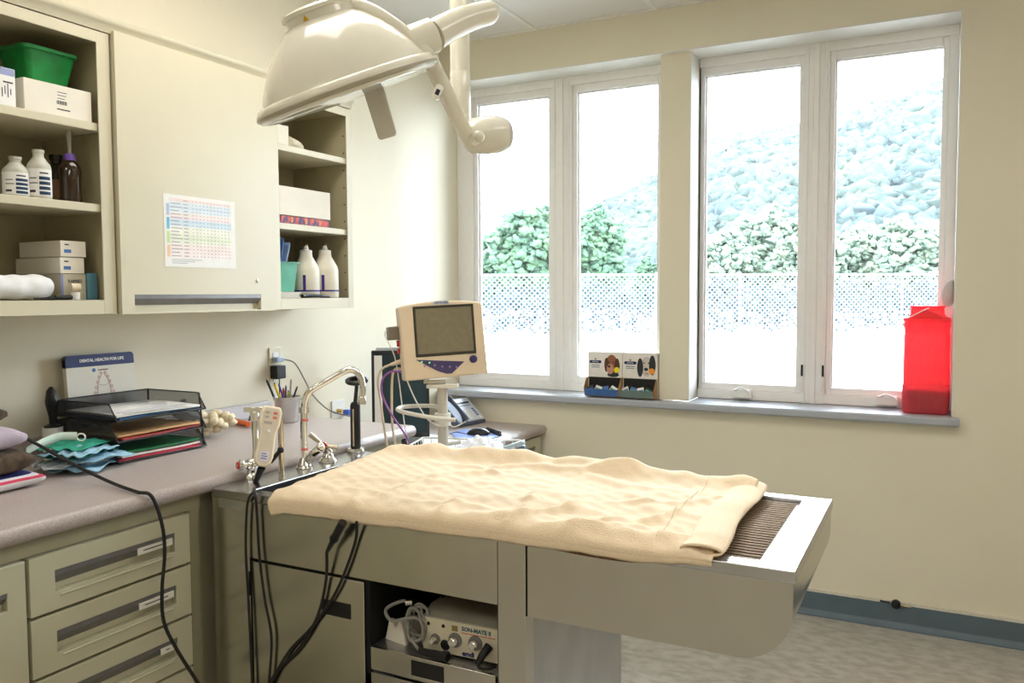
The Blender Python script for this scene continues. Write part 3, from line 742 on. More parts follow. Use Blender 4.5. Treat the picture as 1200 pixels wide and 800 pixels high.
# grip under the dome
h0, h1 = at(437, 118, d=HD), at(470, 160, d=HD)
Mx = Matrix((vv, ww, ax)).transposed().to_4x4(); Mx.translation = HC
b = B(Mx); b.prism([(17 * ku, -6 * ku), (41 * ku, -6 * ku), (37 * ku, -62 * ku), (34 * ku, -65 * ku), (16 * ku, -64 * ku), (14 * ku, -61 * ku)], 'xz', -9 * ku, 9 * ku)
obj('handle', b, mat('grey_handle', sr(206, 200, 184), .4), lamp, bevel=.003)
# ================================================================ towels on the table
M_towel = mat('beige_terry', sr(246, 224, 192), .95, var=.03, scale=160, bump=.9, bscale=420)
M_brownt = mat('brown_terry', sr(122, 84, 58), .95, var=.15, scale=200, bump=.9, bscale=500)
rg = np.random.default_rng(21)
RD = []
for i in range(30):
    cx, cy = rg.uniform(.9, 1.95), rg.uniform(-2.17, -1.72); a = rg.normal(0.10, .42); ln = rg.uniform(.06, .24); wd = rg.uniform(.012, .03); am = rg.uniform(.003, .009)
    RD.append((cx, cy, math.cos(a), math.sin(a), ln, wd, am))
for (q0, q1, wd, am) in (((560, 622), (690, 585), .014, .013), ((640, 625), (760, 606), .013, .010), ((600, 600), (650, 572), .016, .009), ((430, 585), (520, 560), .02, .010), ((700, 590), (830, 585), .014, .008), ((450, 560), (640, 548), .02, .008), ((380, 600), (420, 580), .02, .012), ((740, 612), (800, 600), .012, .010), ((560, 545), (760, 555), .018, .010), ((500, 610), (560, 580), .018, .011)):
    A_, B_ = at(*q0, z=.905), at(*q1, z=.905); m_ = (A_ + B_) / 2; d_ = B_ - A_
    RD.append((m_.x, m_.y, d_.x / d_.length, d_.y / d_.length, d_.length * .55, wd, am))
def fold(x, y):
    h = 0
    for cx, cy, c, s, ln, wd, am in RD:
        dx, dy = x - cx, y - cy; a = dx * c + dy * s; q = -dx * s + dy * c + .012 * math.sin(a * 22 + cx * 40)
        if abs(a) < ln * 2 and abs(q) < wd * 3: h += am * math.exp(-(a / ln) ** 2 - (q / wd) ** 2)
    return h
xlf = at(322, 590, y=TY0).x; xr = .0
XRB, XRF = at(884, 572, z=TZ + .02).x, at(815, 661, z=TZ + .01).x + .012
print('towel right', XRB, XRF)
def drop_(u): return (.030 - .010 * u + .0025 * math.sin(u * 6 + 1)) * (1 - .6 * max(0, (u - .86) / .14))
def towel_xy(u, v):
    xl = xlf + (.80 - xlf) * min(1, (1 - v) * 1.15) ** .8
    if v < .12: xl += .05 * (1 - v / .12) ** 2
    xrt = XRB + (XRF - XRB) * v + .006 * math.sin(v * 9)
    return xl + (xrt - xl) * u
def towel(u, v):
    x = towel_xy(u, v)
    y0 = TY1 + .028 - .06 * max(0, u - .55) ; yf = TY0 - .011
    if v < .94:
        y = y0 + (yf - y0) * (v / .94); z = TZ + .016
        z += fold(x, y)
        bk = math.exp(-((v - .055) / .065) ** 2)
        z += bk * (.030 * min(1, u * 6) * (1 - max(0, u - .62) * 1.2) + .006 * math.sin(u * 21) + .004 * math.sin(u * 47))
        if v < .04: z -= (.04 - v) / .04 * .045
        e = max(0, (v - .86) / .08); z -= .010 * e * e
    else:
        s = (v - .94) / .06; y = yf - .003 * math.sin(s * 3) - .003 * math.sin(u * 31)
        drop = drop_(u)
        z = TZ + .006 - drop * s + fold(x, yf) * (1 - s) * .5
    if u < .04: z -= (.04 - u) / .04 * .012
    z += .0015 * math.sin(x * 90 + y * 30) * math.sin(y * 110)
    return (x, y, z)
b = B(); b.sheet(towel, 200, 90, .006)
tw = tag(obj('towel', b, M_towel, loc=(1.4, -1.9, TZ), ang=180), 'rumpled beige terry towel spread over the steel table', 'towel')
def hem(u, v):        # folded thick end: a rounded roll along the right edge
    a = math.radians(-100 + 290 * u); y = TY1 + .002 + (TY0 - .006 - TY1) * v
    xe = towel_xy(1, .02 + .92 * v)
    w, h = .040, .0125 + .002 * math.sin(v * 17)
    return (xe - .022 + w * math.cos(a) * (1 if math.cos(a) > 0 else 1.0), y, TZ + .0145 + h * math.sin(a) + fold(xe - .03, y) * .3)
b = B(); b.grid(hem, 16, 60)
hm = obj('hem', b, M_towel, tw, ang=180)
md = hm.modifiers.new('thickness', 'SOLIDIFY'); md.thickness = .004
b = B()
for sg in range(110):
    v = sg / 110; p_ = towel(.895, .06 + .85 * v); b.ball((p_[0], p_[1], p_[2] + .0006), .0009, 6, sc=(1, 3.6, 1))
obj('stitching', b, mat('stitch_thread', sr(232, 208, 170), .9), tw, kind='stuff')
def brown(u, v):
    xs_ = at(600, 641, y=TY0).x; xe_ = XRF - .03; x = xs_ + (xe_ - xs_) * u; ub = (x - xlf) / (XRF - xlf)
    y = (TY1 - .02) + (TY0 - .003 - TY1 + .02) * min(1, v / .9)
    z = TZ + .004 - (drop_(ub) + .013 * math.sin(u * 3.1) - .002) * max(0, (v - .9) / .1)
    return (x, y, z)
b = B(); b.grid(brown, 40, 60)
bt_ = obj('towel', b, M_brownt, loc=(1.7, -1.9, TZ), ang=180); bt_.modifiers.new('thickness', 'SOLIDIFY').thickness = .0015
tag(bt_, 'dark brown towel showing beneath the front edge of the beige towel', 'towel')
# ================================================================ vital signs monitor on its rolling stand
MD = 2.62
MM = frame(at(520, 398, d=MD), yaw=14, pitch=4, roll=2.5); ks = MD / F_PX
st = thing('monitor_stand', (at(519, 500, d=MD + .02).x, at(519, 500, d=MD + .02).y, 0), 'grey rolling pole stand with wire basket behind the steel table', 'stand')
sp = at(519, 500, d=MD + .04)
zt_ = at(519, 452, d=MD).z
b = B(); b.cyl((sp.x, sp.y, .09), (sp.x, sp.y, zt_), .0165, n=20); obj('pole', b, mat('stand_grey', sr(190, 184, 172), .4), st)
M_stand = mat('stand_light', sr(214, 208, 196), .4)
b = B(); b.lathe([(.05, .07), (.05, .10), (.02, .13)], (sp.x, sp.y, 0), (0, 0, 1), 20); hub = obj('hub', b, M_stand, st)
for k in range(5):
    a = k * 1.2566 + .3; ex, ey = sp.x + .24 * math.cos(a), sp.y + .24 * math.sin(a)
    ex = max(ex, .70)
    if ey < -1.58: ey = -1.58
    b = B(); b.tube([(sp.x, sp.y, .09), ((sp.x + ex) / 2, (sp.y + ey) / 2, .09), (ex, ey, .075)], .014, 8); lg = obj('leg', b, M_stand, st)
    b = B(); b.cyl((ex - .01, ey, .03), (ex + .01, ey, .03), .03, n=16); obj('caster', b, M_black, lg)
b = B(); zc_ = at(519, 491, d=MD + .04).z; b.lathe([(.026, zc_ - .02), (.026, zc_ + .02)], (sp.x, sp.y, 0), (0, 0, 1), 18); obj('clamp', b, M_stand, st)
b = B(); k0 = at(532, 493, d=MD); 
b.tube([at(534, 492, d=MD + .0), at(505, 489, d=MD - .01), at(474, 483, d=MD + .0), at(466, 479, d=MD + .05), at(478, 476, d=MD + .10), at(510, 476, d=MD + .10), at(517, 484, d=MD + .06)], .0068, 10)
obj('cable_arm', b, M_stand, st, label='beige looped cable arm')
b = B(); b.obox(at(519, 452, d=MD + .03), (RT, FW, V((0, 0, 1))), (.05, .035, .006)); b.obox(at(510, 447, d=MD + .03), (RT, FW, V((0, 0, 1))), (.035, .02, .006)); obj('mount_plate', b, M_stand, st, bevel=.002)
# wire basket
bc = at(545, 524, d=MD); bz = at(545, 521, d=MD - .02).z
M_bw = mat('white_wire', sr(226, 224, 216), .4)
BM = Matrix.Translation(V((bc.x, bc.y, bz))) @ Matrix.Rotation(math.radians(16), 4, 'Z')
hx, hy, hh = .165, .085, .10
b = B(BM)
for zz, rr2 in ((0, .0032), (-hh, .0025)): b.tube([(-hx, -hy, zz), (hx, -hy, zz), (hx, hy, zz), (-hx, hy, zz), (-hx, -hy, zz)], rr2, 6, sub=1)
for i in range(13):
    x = -hx + 2 * hx * i / 12
    for y in (-hy, hy): b.cyl((x, y, 0), (x, y, -hh), .0017, n=5)
    b.cyl((x, -hy, -hh), (x, hy, -hh), .0017, n=5)
for i in range(1, 6):
    y = -hy + 2 * hy * i / 6
    for x in (-hx, hx): b.cyl((x, y, 0), (x, y, -hh), .0017, n=5)
bk_ = obj('basket', b, M_bw, st, kind=None)
b = B(); q = BM @ V((-.05, .0, 0)); b.cyl((sp.x, sp.y, bz - .01), BM @ V((-.04, hy, -.01)), .008, n=8); obj('basket_bracket', b, M_stand, st)
# monitor head
mon = thing('patient_monitor', at(520, 445, d=MD), 'beige patient vital signs monitor with blank olive screen on a pole', 'monitor')
b = B(MM); W_, H_ = 51 * ks, 44 * ks
pol = [(-W_ + .006, -H_ - .002), (W_ + .002, -H_ + .001), (W_ - .004, H_ - .006)]
for i in range(1, 9):
    t = i / 9; pol.append((W_ - .004 - (2 * W_ - .006) * t, H_ - .006 + .012 * math.sin(math.pi * t)))
pol.append((-W_ + .0, H_ - .008))
b.prism(pol, 'xy', -.055, 0)
pb = [(x * .86, y * .86) for x, y in pol]
n0 = len(b.v)
r0 = [b._v((x, y, -.055)) for x, y in [(p[0] * .97, p[1] * .97) for p in pol]]; r1 = [b._v((x, y, -.12)) for x, y in pb]
for j in range(len(pol)): b._f((r0[j], r0[(j + 1) % len(pol)], r1[(j + 1) % len(pol)], r1[j]))
b._f(r1)
hs = obj('housing', b, M_beige, mon, bevel=.006, seg=3)
def mp(px, py): return ((px - 520) * ks, -(py - 398) * ks)
b = B(MM); cx_, cy_ = mp(522, 387); b.prism(rrect(cx_ - 36.5 * ks, cx_ + 36.5 * ks, cy_ - 29.5 * ks, cy_ + 29.5 * ks, .003), 'xy', -.002, .0012); obj('bezel', b, mat('dark_bezel', sr(52, 50, 42), .4), mon)
b = B(MM); b.box(cx_ - 33.5 * ks, cx_ + 33.5 * ks, cy_ - 26 * ks, cy_ + 26.5 * ks, .0005, .0016); obj('screen', b, mat('blank_lcd', sr(128, 120, 98), .25, var=.06, scale=60), mon, label='blank olive-grey screen')
b = B(MM); b.prism([mp(485, 419), mp(543, 425), mp(527, 438), mp(521, 438), mp(510, 434)], 'xy', -.001, .0014); kp = obj('keypad', b, mat('purple_keypad', sr(70, 62, 104), .45), mon, label='dark purple triangular key strip')
b = B(MM)
for i, (px, py, cc) in enumerate(((492, 422, 0), (501, 423.5, 0), (495, 427, 1), (507, 427, 1), (516, 429, 1), (525, 430, 1), (533, 431, 1))):
    b.mi = cc; x, y = mp(px, py); b.lathe([(.0032, .001), (.003, .0022)], (x, y, 0), (0, 0, 1), 10)
obj('key', b, [mat('green_led', sr(110, 220, 140), .4, emit=(.2, 1, .35), estr=.4), mat('mauve_key', sr(160, 140, 180), .5)], kp, kind='stuff')
b = B(MM); x, y = mp(554, 423); b.lathe([(.0125, 0), (.012, .008), (.010, .011), (.003, .0115)], (x, y, 0), (0, 0, 1), 24); obj('knob', b, mat('purple_knob', sr(58, 56, 104), .4), mon, label='dark blue-purple dial')
b = B(MM); x, y = mp(520, 354.5); b.prism([(x - 15 * ks, y - 2 * ks), (x + 14 * ks, y - 2.4 * ks), (x + 6 * ks, y + 2.6 * ks), (x - 7 * ks, y + 2.6 * ks)], 'xy', -.001, .0009); lg_ = obj('logo_plate', b, mat('silver_plate', sr(206, 200, 190), .4), mon)
text('lettering', 'CRITICARE', .0095, MM @ V((x, y, .001)), MM.to_3x3() @ V((1, 0, 0)), MM.to_3x3() @ V((0, 1, 0)), M_blue, lg_, bold=.0004)
# side ports (left side) and cables
b = B(MM)
b.box(-W_ - .030, -W_ + .004, .010, .052, -.075, -.025); obj('side_module', b, mat('port_grey', sr(120, 112, 96), .5), mon, bevel=.003)
b = B(MM); b.box(-W_ - .004, -W_ + .001, -.012, .008, -.05, -.03); b.box(-W_ - .003, -W_ + .002, -.034, -.018, -.05, -.03); obj('port', b, M_red, mon, label='red cable ports')
def cable(name, pts, r, m, label, cat='cable', d=MD, **k):
    P = [at(p[0], p[1], d=(p[2] if len(p) > 2 else d)) for p in pts]
    b = B(); b.tube(P, r, 8, **k); return b, P
def plug_cable(pts, r, m, label, plug=None, d=MD):
    b, P = cable('c', pts, r, m, label, d=d)
    t = thing('cable', P[0], label, 'cable')
    obj('cord', b, m, t)
    if plug:
        q = B(); q.cyl(P[0], P[0] + (P[1] - P[0]) * plug[0], plug[1], plug[2], 10); obj('plug', q, plug[3], t)
    return t
M_bcab = mat('beige_cable', sr(206, 190, 164), .45); M_wcab = mat('white_cable', sr(222, 220, 212), .45); M_pcab = mat('purple_cable', sr(140, 80, 160), .4); M_gcab = mat('grey_cable', sr(140, 138, 130), .5)
plug_cable([(471, 423), (458, 427), (447, 433), (443, 447), (446, 470), (450, 500), (455, 530)], .0036, M_bcab, 'thick beige cable leaving the monitor side and dropping on the far left', (1.0, .009, .005, M_beige))
plug_cable([(471, 432.5), (464, 432), (460, 440), (459, 465), (460, 500), (465, 530)], .004, M_bcab, 'beige cable hanging straight down just left of the purple one', (.8, .004, .004, M_white), d=MD + .01)
plug_cable([(470, 436), (459, 435), (449, 443), (447, 458), (453, 475), (463, 492), (475, 509), (483, 526)], .0032, M_pcab, 'purple cable curving down from the side of the beige monitor', d=MD - .01)
plug_cable([(467, 383), (456, 385), (451, 392), (457, 405), (463, 420), (468, 450), (473, 490), (478, 520)], .0018, M_wcab, 'thin white cable from the upper monitor port down to the basket', (.9, .006, .004, M_beige))
plug_cable([(475, 440), (482, 458), (491, 476), (502, 492), (515, 499)], .0022, M_wcab, 'thin white cable running diagonally from under the monitor to the pole clamp', d=MD)
# things in the basket
b = B(BM)
def cl(u, v): return (-.02 + .13 * u, -.05 + .12 * v, -.01 + .028 * math.sin(u * 3.1) * math.sin(v * 3.1) + .012 * math.sin(u * 19) * math.sin(v * 13))
b.sheet(cl, 20, 16, .03); tag(obj('gauze_pack', b, mat('white_gauze', sr(228, 232, 240), .8), loc=BM @ V((.04, 0, -.05)), ang=60), 'crumpled white gauze pack lying in the wire basket', 'gauze')
CM = frame(at(603, 522, d=MD - .03), yaw=-15, roll=20)
t = thing('cuff_clip', at(603, 522, d=MD - .03), 'blue-grey clip resting on the right end of the wire basket', 'clip')
b = B(CM); b.prism(rrect(-.035, .035, -.004, .008, .004), 'xy', -.012, .012); obj('clip_top', b, mat('pale_blue_plastic', sr(176, 196, 206), .35), t, bevel=.002)
b = B(CM); b.prism(rrect(-.03, .032, -.022, -.007, .005), 'xy', -.011, .011); obj('clip_jaw', b, mat('slate_blue_plastic', sr(88, 104, 128), .4), t, bevel=.002)
# ================================================================ faucets on the rear deck of the table
MD0 = TZ + .0005
def flange(b, p, r=.022, h=.012): b.lathe([(r, 0), (r, h * .3), (r * .72, h), (r * .5, h * 1.1)], p, (0, 0, 1), 20)
# left service valve with vertical pipe and spring head
pv = at(293, 560, z=MD0); pv.x = max(pv.x, TX0 + .012)
t = thing('hose_valve', pv, 'small chrome valve with a red-centred handle and upright spout at the table corner', 'valve')
dv = (pv - CAM).dot(FW)
b = B(); flange(b, pv, .020, .014); b.cyl(pv, pv + V((0, 0, .035)), .012, n=16); b.ball(pv + V((0, 0, .036)), .0175, 16); obj('body', b, M_chrome, t)
tp = at(298, 484, d=dv + .02); b = B(); b.tube([pv + V((.004, .004, .03)), at(300, 530, d=dv + .01), at(299, 505, d=dv + .02), tp], .0085, 12); obj('riser', b, M_chrome, t)
b = B(); b.cyl(tp - V((0, 0, .02)), tp + V((0, 0, .006)), .016, .012, 8); b.obox(tp + V((0, 0, .010)), (RT, FW, UP), (.026, .009, .007)); obj('spray_head', b, M_chrome, t, bevel=.0015)
q = at(283, 545, d=dv - .02); b = B(); b.cyl(pv + V((0, 0, .036)), q, .008, n=12); b.lathe([(.012, -.004), (.014, 0), (.014, .006), (.011, .009)], q, (q - pv - V((0, 0, .036))), 14); hd = obj('handle', b, M_chrome, t)
e_ = (q - pv - V((0, 0, .036))).normalized(); b = B(); b.cyl(q + e_ * .009, q + e_ * .0115, .0095, n=16); b.mi = 1; b.cyl(q + e_ * .0113, q + e_ * .0125, .005, n=12); obj('index_cap', b, [M_red, M_brass], hd, label='red cap with brass centre')
q2 = at(318, 540, d=dv + .0); q3 = at(329, 527, d=dv); b = B(); b.tube([pv + V((0, 0, .036)), q2, q3], .0065, 10, sub=1); b.ball(q3, .009, 10); obj('lever', b, M_black, t)
# plain upright tube
pp = at(330, 557, z=MD0); t_ = at(331, 490, d=(pp - CAM).dot(FW)).z
b = B(); b.cyl(pp, (pp.x, pp.y, t_), .0075, n=14); tag(obj('rinse_tube', b, M_brass, loc=pp), 'plain upright brass-toned tube between the hand control and the faucet', 'tube')
# gooseneck faucet
pf = at(357, 548, z=MD0); df = (pf - CAM).dot(FW)
t = thing('faucet', pf, 'chrome gooseneck faucet with long angled spout and red-marked lever', 'faucet')
b = B(); b.tube([at(357, 535, d=df), at(356, 512, d=df), at(356, 492, d=df), at(356.5, 476, d=df), at(359, 464, d=df), at(366, 456, d=df), at(378, 449, d=df + .01), at(392, 441, d=df + .015), at(404, 434.5, d=df + .02), at(413, 433, d=df + .03), at(421, 439, d=df + .035), at(425, 451, d=df + .035), at(424, 466, d=df + .035)], .0095, 14)
obj('spout', b, M_chrome, t, ang=60)
b = B(); c_ = at(424, 466, d=df + .035); b.lathe([(.012, -.018), (.0125, 0), (.011, .004)], c_, (0, 0, 1), 16); c2 = at(356, 480, d=df); b.lathe([(.0135, -.008), (.0135, .008)], c2, (0, 0, 1), 16); obj('ferrule', b, M_chrome, t)
for yy in (492, 526): b = B(); b.cyl(at(357, yy + 1.2, d=df), at(357, yy - 1.2, d=df), .0103, n=16); obj('band', b, mat('pink_band', sr(226, 110, 100), .5), t, label='thin pink-red band')
b = B(); flange(b, pf, .024, .01); b.tube([pf + V((0, 0, .008)), at(357, 536, d=df)], lambda s: .021 - .009 * s, 16, sub=1); obj('base', b, M_chrome, t)
b = B(); b.tube([at(358, 545, d=df), at(366, 533, d=df - .01), at(374, 525, d=df - .01)], .012, 14); b.ball(at(375, 524, d=df - .01), .014, 14); obj('side_valve', b, M_chrome, t)
# cross handle valve
pc = at(384, 541, z=MD0); dc = (pc - CAM).dot(FW)
t = thing('faucet_valve', pc, 'chrome valve with two grey lever arms and red centre beside the gooseneck faucet', 'valve')
b = B(); flange(b, pc, .026, .014); b.lathe([(.014, .012), (.018, .02), (.013, .026), (.015, .032), (.010, .038)], pc, (0, 0, 1), 10); obj('body', b, M_chrome, t)
hc = at(379, 521.5, d=dc - .01); b = B(); b.cyl(pc + V((0, 0, .034)), hc, .007, n=10); b.ball(hc, .011, 12); hb = obj('stem', b, M_chrome, t)
b = B(); b.lathe([(.0095, 0), (.0095, .003)], hc + (CAM - hc).normalized() * .010, (CAM - hc), 14); obj('index_cap', b, M_red, t, label='red index cap')
for (qx, qy) in ((363, 509), (396, 524.5)):
    q = at(qx, qy, d=dc - .01); b = B(); b.tube([hc, hc + (q - hc) * .5, q], lambda s: .004 + .004 * s, 10, sub=1); obj('lever', b, M_brass, t)
# spray hose holder with black ring on top
ph = at(417, 529, z=MD0); dh = (ph - CAM).dot(FW)
t = thing('spray_nozzle', ph, 'black hand sprayer standing in a chrome ring at the back of the table', 'sprayer')
b = B(); b.lathe([(.026, 0), (.028, .005), (.026, .012), (.017, .014)], ph, (0, 0, 1), 24); obj('socket', b, M_chrome, t)
top = at(417, 470, d=dh).z; b = B(); b.lathe([(.0155, .012), (.0155, top - ph.z - .012), (.012, top - ph.z - .003), (.007, top - ph.z)], ph, (0, 0, 1), 18); obj('grip', b, M_black, t)
b = B(); q = at(419, 530, d=dh - .017); b.box(ph.x + .004, ph.x + .0075, ph.y - .020, ph.y - .0150, ph.z + .02, top - .02); obj('trigger', b, M_brass, t, bevel=.001)
b = B(); b.cyl((ph.x, ph.y, top - .004), at(418, 452, d=dh), .006, n=10); rc = at(418, 446, d=dh); b.lathe([(.032, -.006), (.035, -.003), (.035, .004), (.031, .007), (.024, .007), (.022, .002), (.022, -.004)], rc, UP * .97 - FW * .25, 28); obj('spray_face', b, M_black, t)
# hand control (dental x-ray remote) leaning on the valve
p = at(313, 512, d=dv - .05)
RM = frame(p, yaw=8, pitch=18, roll=-13)
t = thing('hand_control', RM @ V((0, -.07, 0)), 'cream handheld remote control leaning on the chrome corner valve', 'remote')
def outl(s=1.0):
    L_ = [(-.021, .080), (-.027, .066), (-.026, .035), (-.020, .008), (-.021, -.02), (-.023, -.05), (-.019, -.068), (-.008, -.077), (.008, -.077), (.019, -.068), (.023, -.05), (.021, -.02), (.020, .008), (.026, .035), (.027, .066), (.021, .080)]
    return [(x * s, y * (1 - (1 - s) * .35)) for x, y in L_]
b = B(RM); b.prism(outl(1), 'xy', -.012, .010); obj('shell', b, mat('cream_plastic', sr(240, 228, 204), .4), t, bevel=.004, seg=3)
b = B(RM); b.prism(outl(.78), 'xy', .0095, .0112); fp = obj('face_plate', b, mat('pale_face', sr(216, 206, 190), .4), t)
b = B(RM)
for x, y, c in ((-.010, .062, 1), (.010, .062, 0), (-.010, .050, 1), (.010, .050, 0), (-.010, .036, 1), (.0, .036, 1)): b.mi = c; b.box(x - .005, x + .005, y - .003, y + .003, .011, .0122)
obj('marking', b, [mat('red_mark', sr(214, 120, 96), .5), mat('grey_mark', sr(176, 170, 160), .5)], fp, kind='stuff')
b = B(RM); b.lathe([(.005, .011), (.0045, .014), (.001, .0145)], (0, .014, 0), (0, 0, 1), 14); obj('button', b, M_white, t)
b = B(RM); b.box(-.012, .012, -.064, -.038, .0105, .0117); lb = obj('label', b, mat('violet_label', sr(214, 212, 230), .5), t)
b = B(RM); b.box(-.008, .004, -.046, -.044, .0117, .0119); b.box(-.008, .007, -.052, -.050, .0117, .0119); b.box(-.008, .006, -.058, -.056, .0117, .0119); obj('lettering', b, M_navy, lb, kind='stuff')
b = B(); q = RM @ V((.0, -.077, -.002)); e1 = at(297, 571, d=dv - .03); b.cyl(q, q + (e1 - q) * .9, .010, .006, 12); obj('strain_relief', b, M_black, t)
# its two cords falling over the table front
YF = TY0 - .006
b = B(); b.tube([e1, V((at(296, 578, y=YF).x, TY0 - .004, TZ + .006)), at(290, 590, y=YF), at(288, 640, y=YF), at(291, 700, y=YF), at(294, 760, y=YF), at(296, 812, y=YF)], .0032, 8)
b.tube([e1, V((at(298, 578, y=YF).x, TY0 - .004, TZ + .006)), at(301, 600, y=YF), at(304, 650, y=YF), at(310, 700, y=YF), at(318, 745, y=YF), at(316, 790, y=YF), at(312, 830, y=YF)], .0032, 8)
obj('cord', b, M_blackm, t)
# black jack plug and cord hanging below the towel
q0, q1 = at(402, 612, y=YF - .022), at(383, 647, y=YF - .012)
t = thing('jack_cable', q1, 'black cable with thick plug hanging below the towel across the steel door', 'cable')
b = B(); b.cyl(q0, q0 + (q1 - q0) * .55, .010, .009, 14); b.cyl(q0 + (q1 - q0) * .55, q1, .008, .004, 14); b.cyl(q0 + (q1 - q0) * .50, q0 + (q1 - q0) * .56, .0108, n=14); obj('plug', b, M_black, t)
b = B(); b.tube([q1, at(382, 680, y=YF), at(372, 722, y=YF), at(350, 760, y=YF), at(325, 786, y=YF), at(306, 815, y=YF)], .0036, 8); obj('cord', b, M_blackm, t)
b = B(); b.tube([at(418, 611, y=YF - .012), at(417, 632, y=YF), at(405, 668, y=YF), at(390, 700, y=YF), at(365, 735, y=YF), at(338, 764, y=YF), at(318, 800, y=YF), at(312, 825, y=YF)], .0036, 8)
tag(obj('cable', b, M_blackm, loc=at(418, 611, y=YF)), 'second black cable looping from under the towel behind the plugged one', 'cable')
# ================================================================ niche contents
NZ = zf + .0005
SM = Matrix.Translation(V((at(540, 770, y=TY0 + .045).x, TY0 + .045, NZ))) @ Matrix.Rotation(math.radians(2), 4, 'Z')
sw, sh = .096, .078
pl = at(498, 745, y=TY0 + .045); 
t = thing('dental_scaler', SM @ V((0, .08, 0)), 'cream ultrasonic dental scaler unit with three knobs in the table niche', 'dental scaler')
b = B(SM); b.prism([(0, 0.008), (0, sh), (.035, sh + .018), (.20, sh + .018), (.20, .008)], 'yz', -sw, sw); obj('housing', b, mat('scaler_grey', sr(150, 144, 128), .5), t, bevel=.003)
b = B(SM); b.prism([(-sw + .006, .006), (sw, .006), (sw, sh + .002), (-sw, sh + .002), (-sw, .02)], 'xz', -.006, .001); fc = obj('front_panel', b, mat('scaler_cream', sr(206, 198, 174), .45), t, bevel=.001)
for i, (x, z, r) in enumerate(((-.060, .034, .0105), (-.010, .040, .0145), (.040, .042, .0145))):
    b = B(SM); b.lathe([(r * 1.15, 0), (r * 1.1, .003), (r * .8, .004)], (x, -.006, z), (0, -1, 0), 20); b.mi = 1; b.lathe([(r * .72, .003), (r * .66, .017), (r * .5, .019)], (x, -.006, z), (0, -1, 0), 20); obj('knob', b, [M_pull, M_chrome], t)
for x, z, r in ((-.078, .066, .0042), (-.040, .066, .0042), (-.036, .024, .012)):
    b = B(SM); b.lathe([(r, 0), (r * .8, .002)], (x, -.006, z), (0, -1, 0), 16); obj('socket', b, M_black, t)
b = B(SM); b.box(-.018, -.004, -.0072, -.006, .060, .072); obj('emblem', b, mat('gold_emblem', sr(140, 120, 74), .5), fc)
xr_, zr_ = SM.to_3x3() @ V((1, 0, 0)), V((0, 0, 1))
text('lettering', 'SON-MATE II', .0125, SM @ V((.042, -.0065, .068)), xr_, zr_, mat('teal_ink', sr(60, 96, 110), .5), fc, bold=.0004)
b = B(SM); b.box(.005, .088, -.0068, -.006, .0585, .0597); obj('red_line', b, M_red, fc)
text('lettering', 'emdi', .015, SM @ V((.022, -.0065, .014)), xr_, zr_, M_navy, fc, bold=.0006)
b = B(SM); b.tube([(.074, -.009, .042), (.068, -.026, .030), (.058, -.032, .010)], lambda s: .0105 - .004 * s, 12); hp_ = obj('front_plug', b, M_black, t)
b = B(); b.tube([SM @ V((.058, -.032, .012)), SM @ V((.066, -.036, .005)), SM @ V((.085, -.034, .005)), SM @ V((.094, -.020, .006))], .003, 8); obj('cord', b, M_blackm, hp_)
# handpiece rest
p = at(455, 752, y=TY0 + .03); HM = Matrix.Translation(V((nx0 + .040, TY0 + .05, NZ))) @ Matrix.Rotation(math.radians(-12), 4, 'Z')
t = thing('handpiece_rest', HM @ V((0, 0, 0)), 'small cream notched plastic rest at the left of the table niche', 'handpiece rest')
b = B(HM)
pr_ = [(-.034, 0), (.034, 0), (.020, .050), (.012, .052), (.004, .036), (-.004, .036), (-.012, .052), (-.020, .050)]
b.prism(pr_, 'xz', -.004, .004); obj('front_fork', b, M_card, t, bevel=.001)
b = B(HM); b.prism([(-.030, 0), (.030, 0), (.020, .040), (-.020, .040)], 'xz', .0042, .070); obj('body', b, M_cardg, t, bevel=.002)
# coiled handpiece hose
t = thing('handpiece_hose', at(480, 745, y=TY0 + .07), 'coiled grey handpiece hose with metal collar lying beside the scaler', 'hose')
P = []
for k in range(56):
    a = k * .50; r = .030 + .004 * math.sin(k * .7); P.append((nx0 + .104 + r * .8 * math.cos(a) + .004 * math.sin(k * 1.3), TY0 + .040 + .014 * math.sin(k * .37), NZ + .060 + r * 1.15 * math.sin(a)))
b = B(); b.tube(P, .0032, 8, sub=3); obj('coil', b, M_gcab, t)
b = B(); b.tube([P[0], (nx0 + .10, TY0 + .03, NZ + .075), (nx0 + .05, TY0 + .02, NZ + .062), (nx0 + .022, TY0 + .035, NZ + .078), (nx0 + .05, TY0 + .06, NZ + .094), (nx0 + .075, TY0 + .06, NZ + .095)], .0042, 8); obj('loop', b, M_gcab, t)
b = B(); b.cyl((nx0 + .062, TY0 + .058, NZ + .094), (nx0 + .078, TY0 + .062, NZ + .096), .008, n=14); obj('collar', b, M_chrome, t)
b = B(); b.tube([P[10], (nx0 + .10, TY0 + .022, NZ + .03), (nx0 + .125, TY0 + .015, NZ + .010)], .0036, 8); obj('tail', b, M_gcab, t)
b = B(); b.cyl((nx0 + .125, TY0 + .015, NZ + .0105), (nx0 + .195, TY0 + .013, NZ + .0105), .007, .0105, 14); b.cyl((nx0 + .188, TY0 + .013, NZ + .012), (nx0 + .200, TY0 + .013, NZ + .012), .0115, n=14); obj('handpiece', b, M_black, t, label='black tapered handpiece')
b = B(); b.tube([(nx0 + .10, TY0 + .15, NZ + .01), (nx0 + .12, TY0 + .12, NZ + .09), (nx0 + .15, TY0 + .10, NZ + .12), (nx0 + .17, TY0 + .13, NZ + .14), (nx0 + .13, TY0 + .16, NZ + .13), (nx0 + .11, TY0 + .13, NZ + .11)], .003, 8)
tag(obj('cord', b, mat('dark_blue_cord', sr(44, 46, 86), .5), loc=(nx0 + .1, TY0 + .15, NZ)), 'thin dark blue cord bunched at the back of the table niche', 'cord')
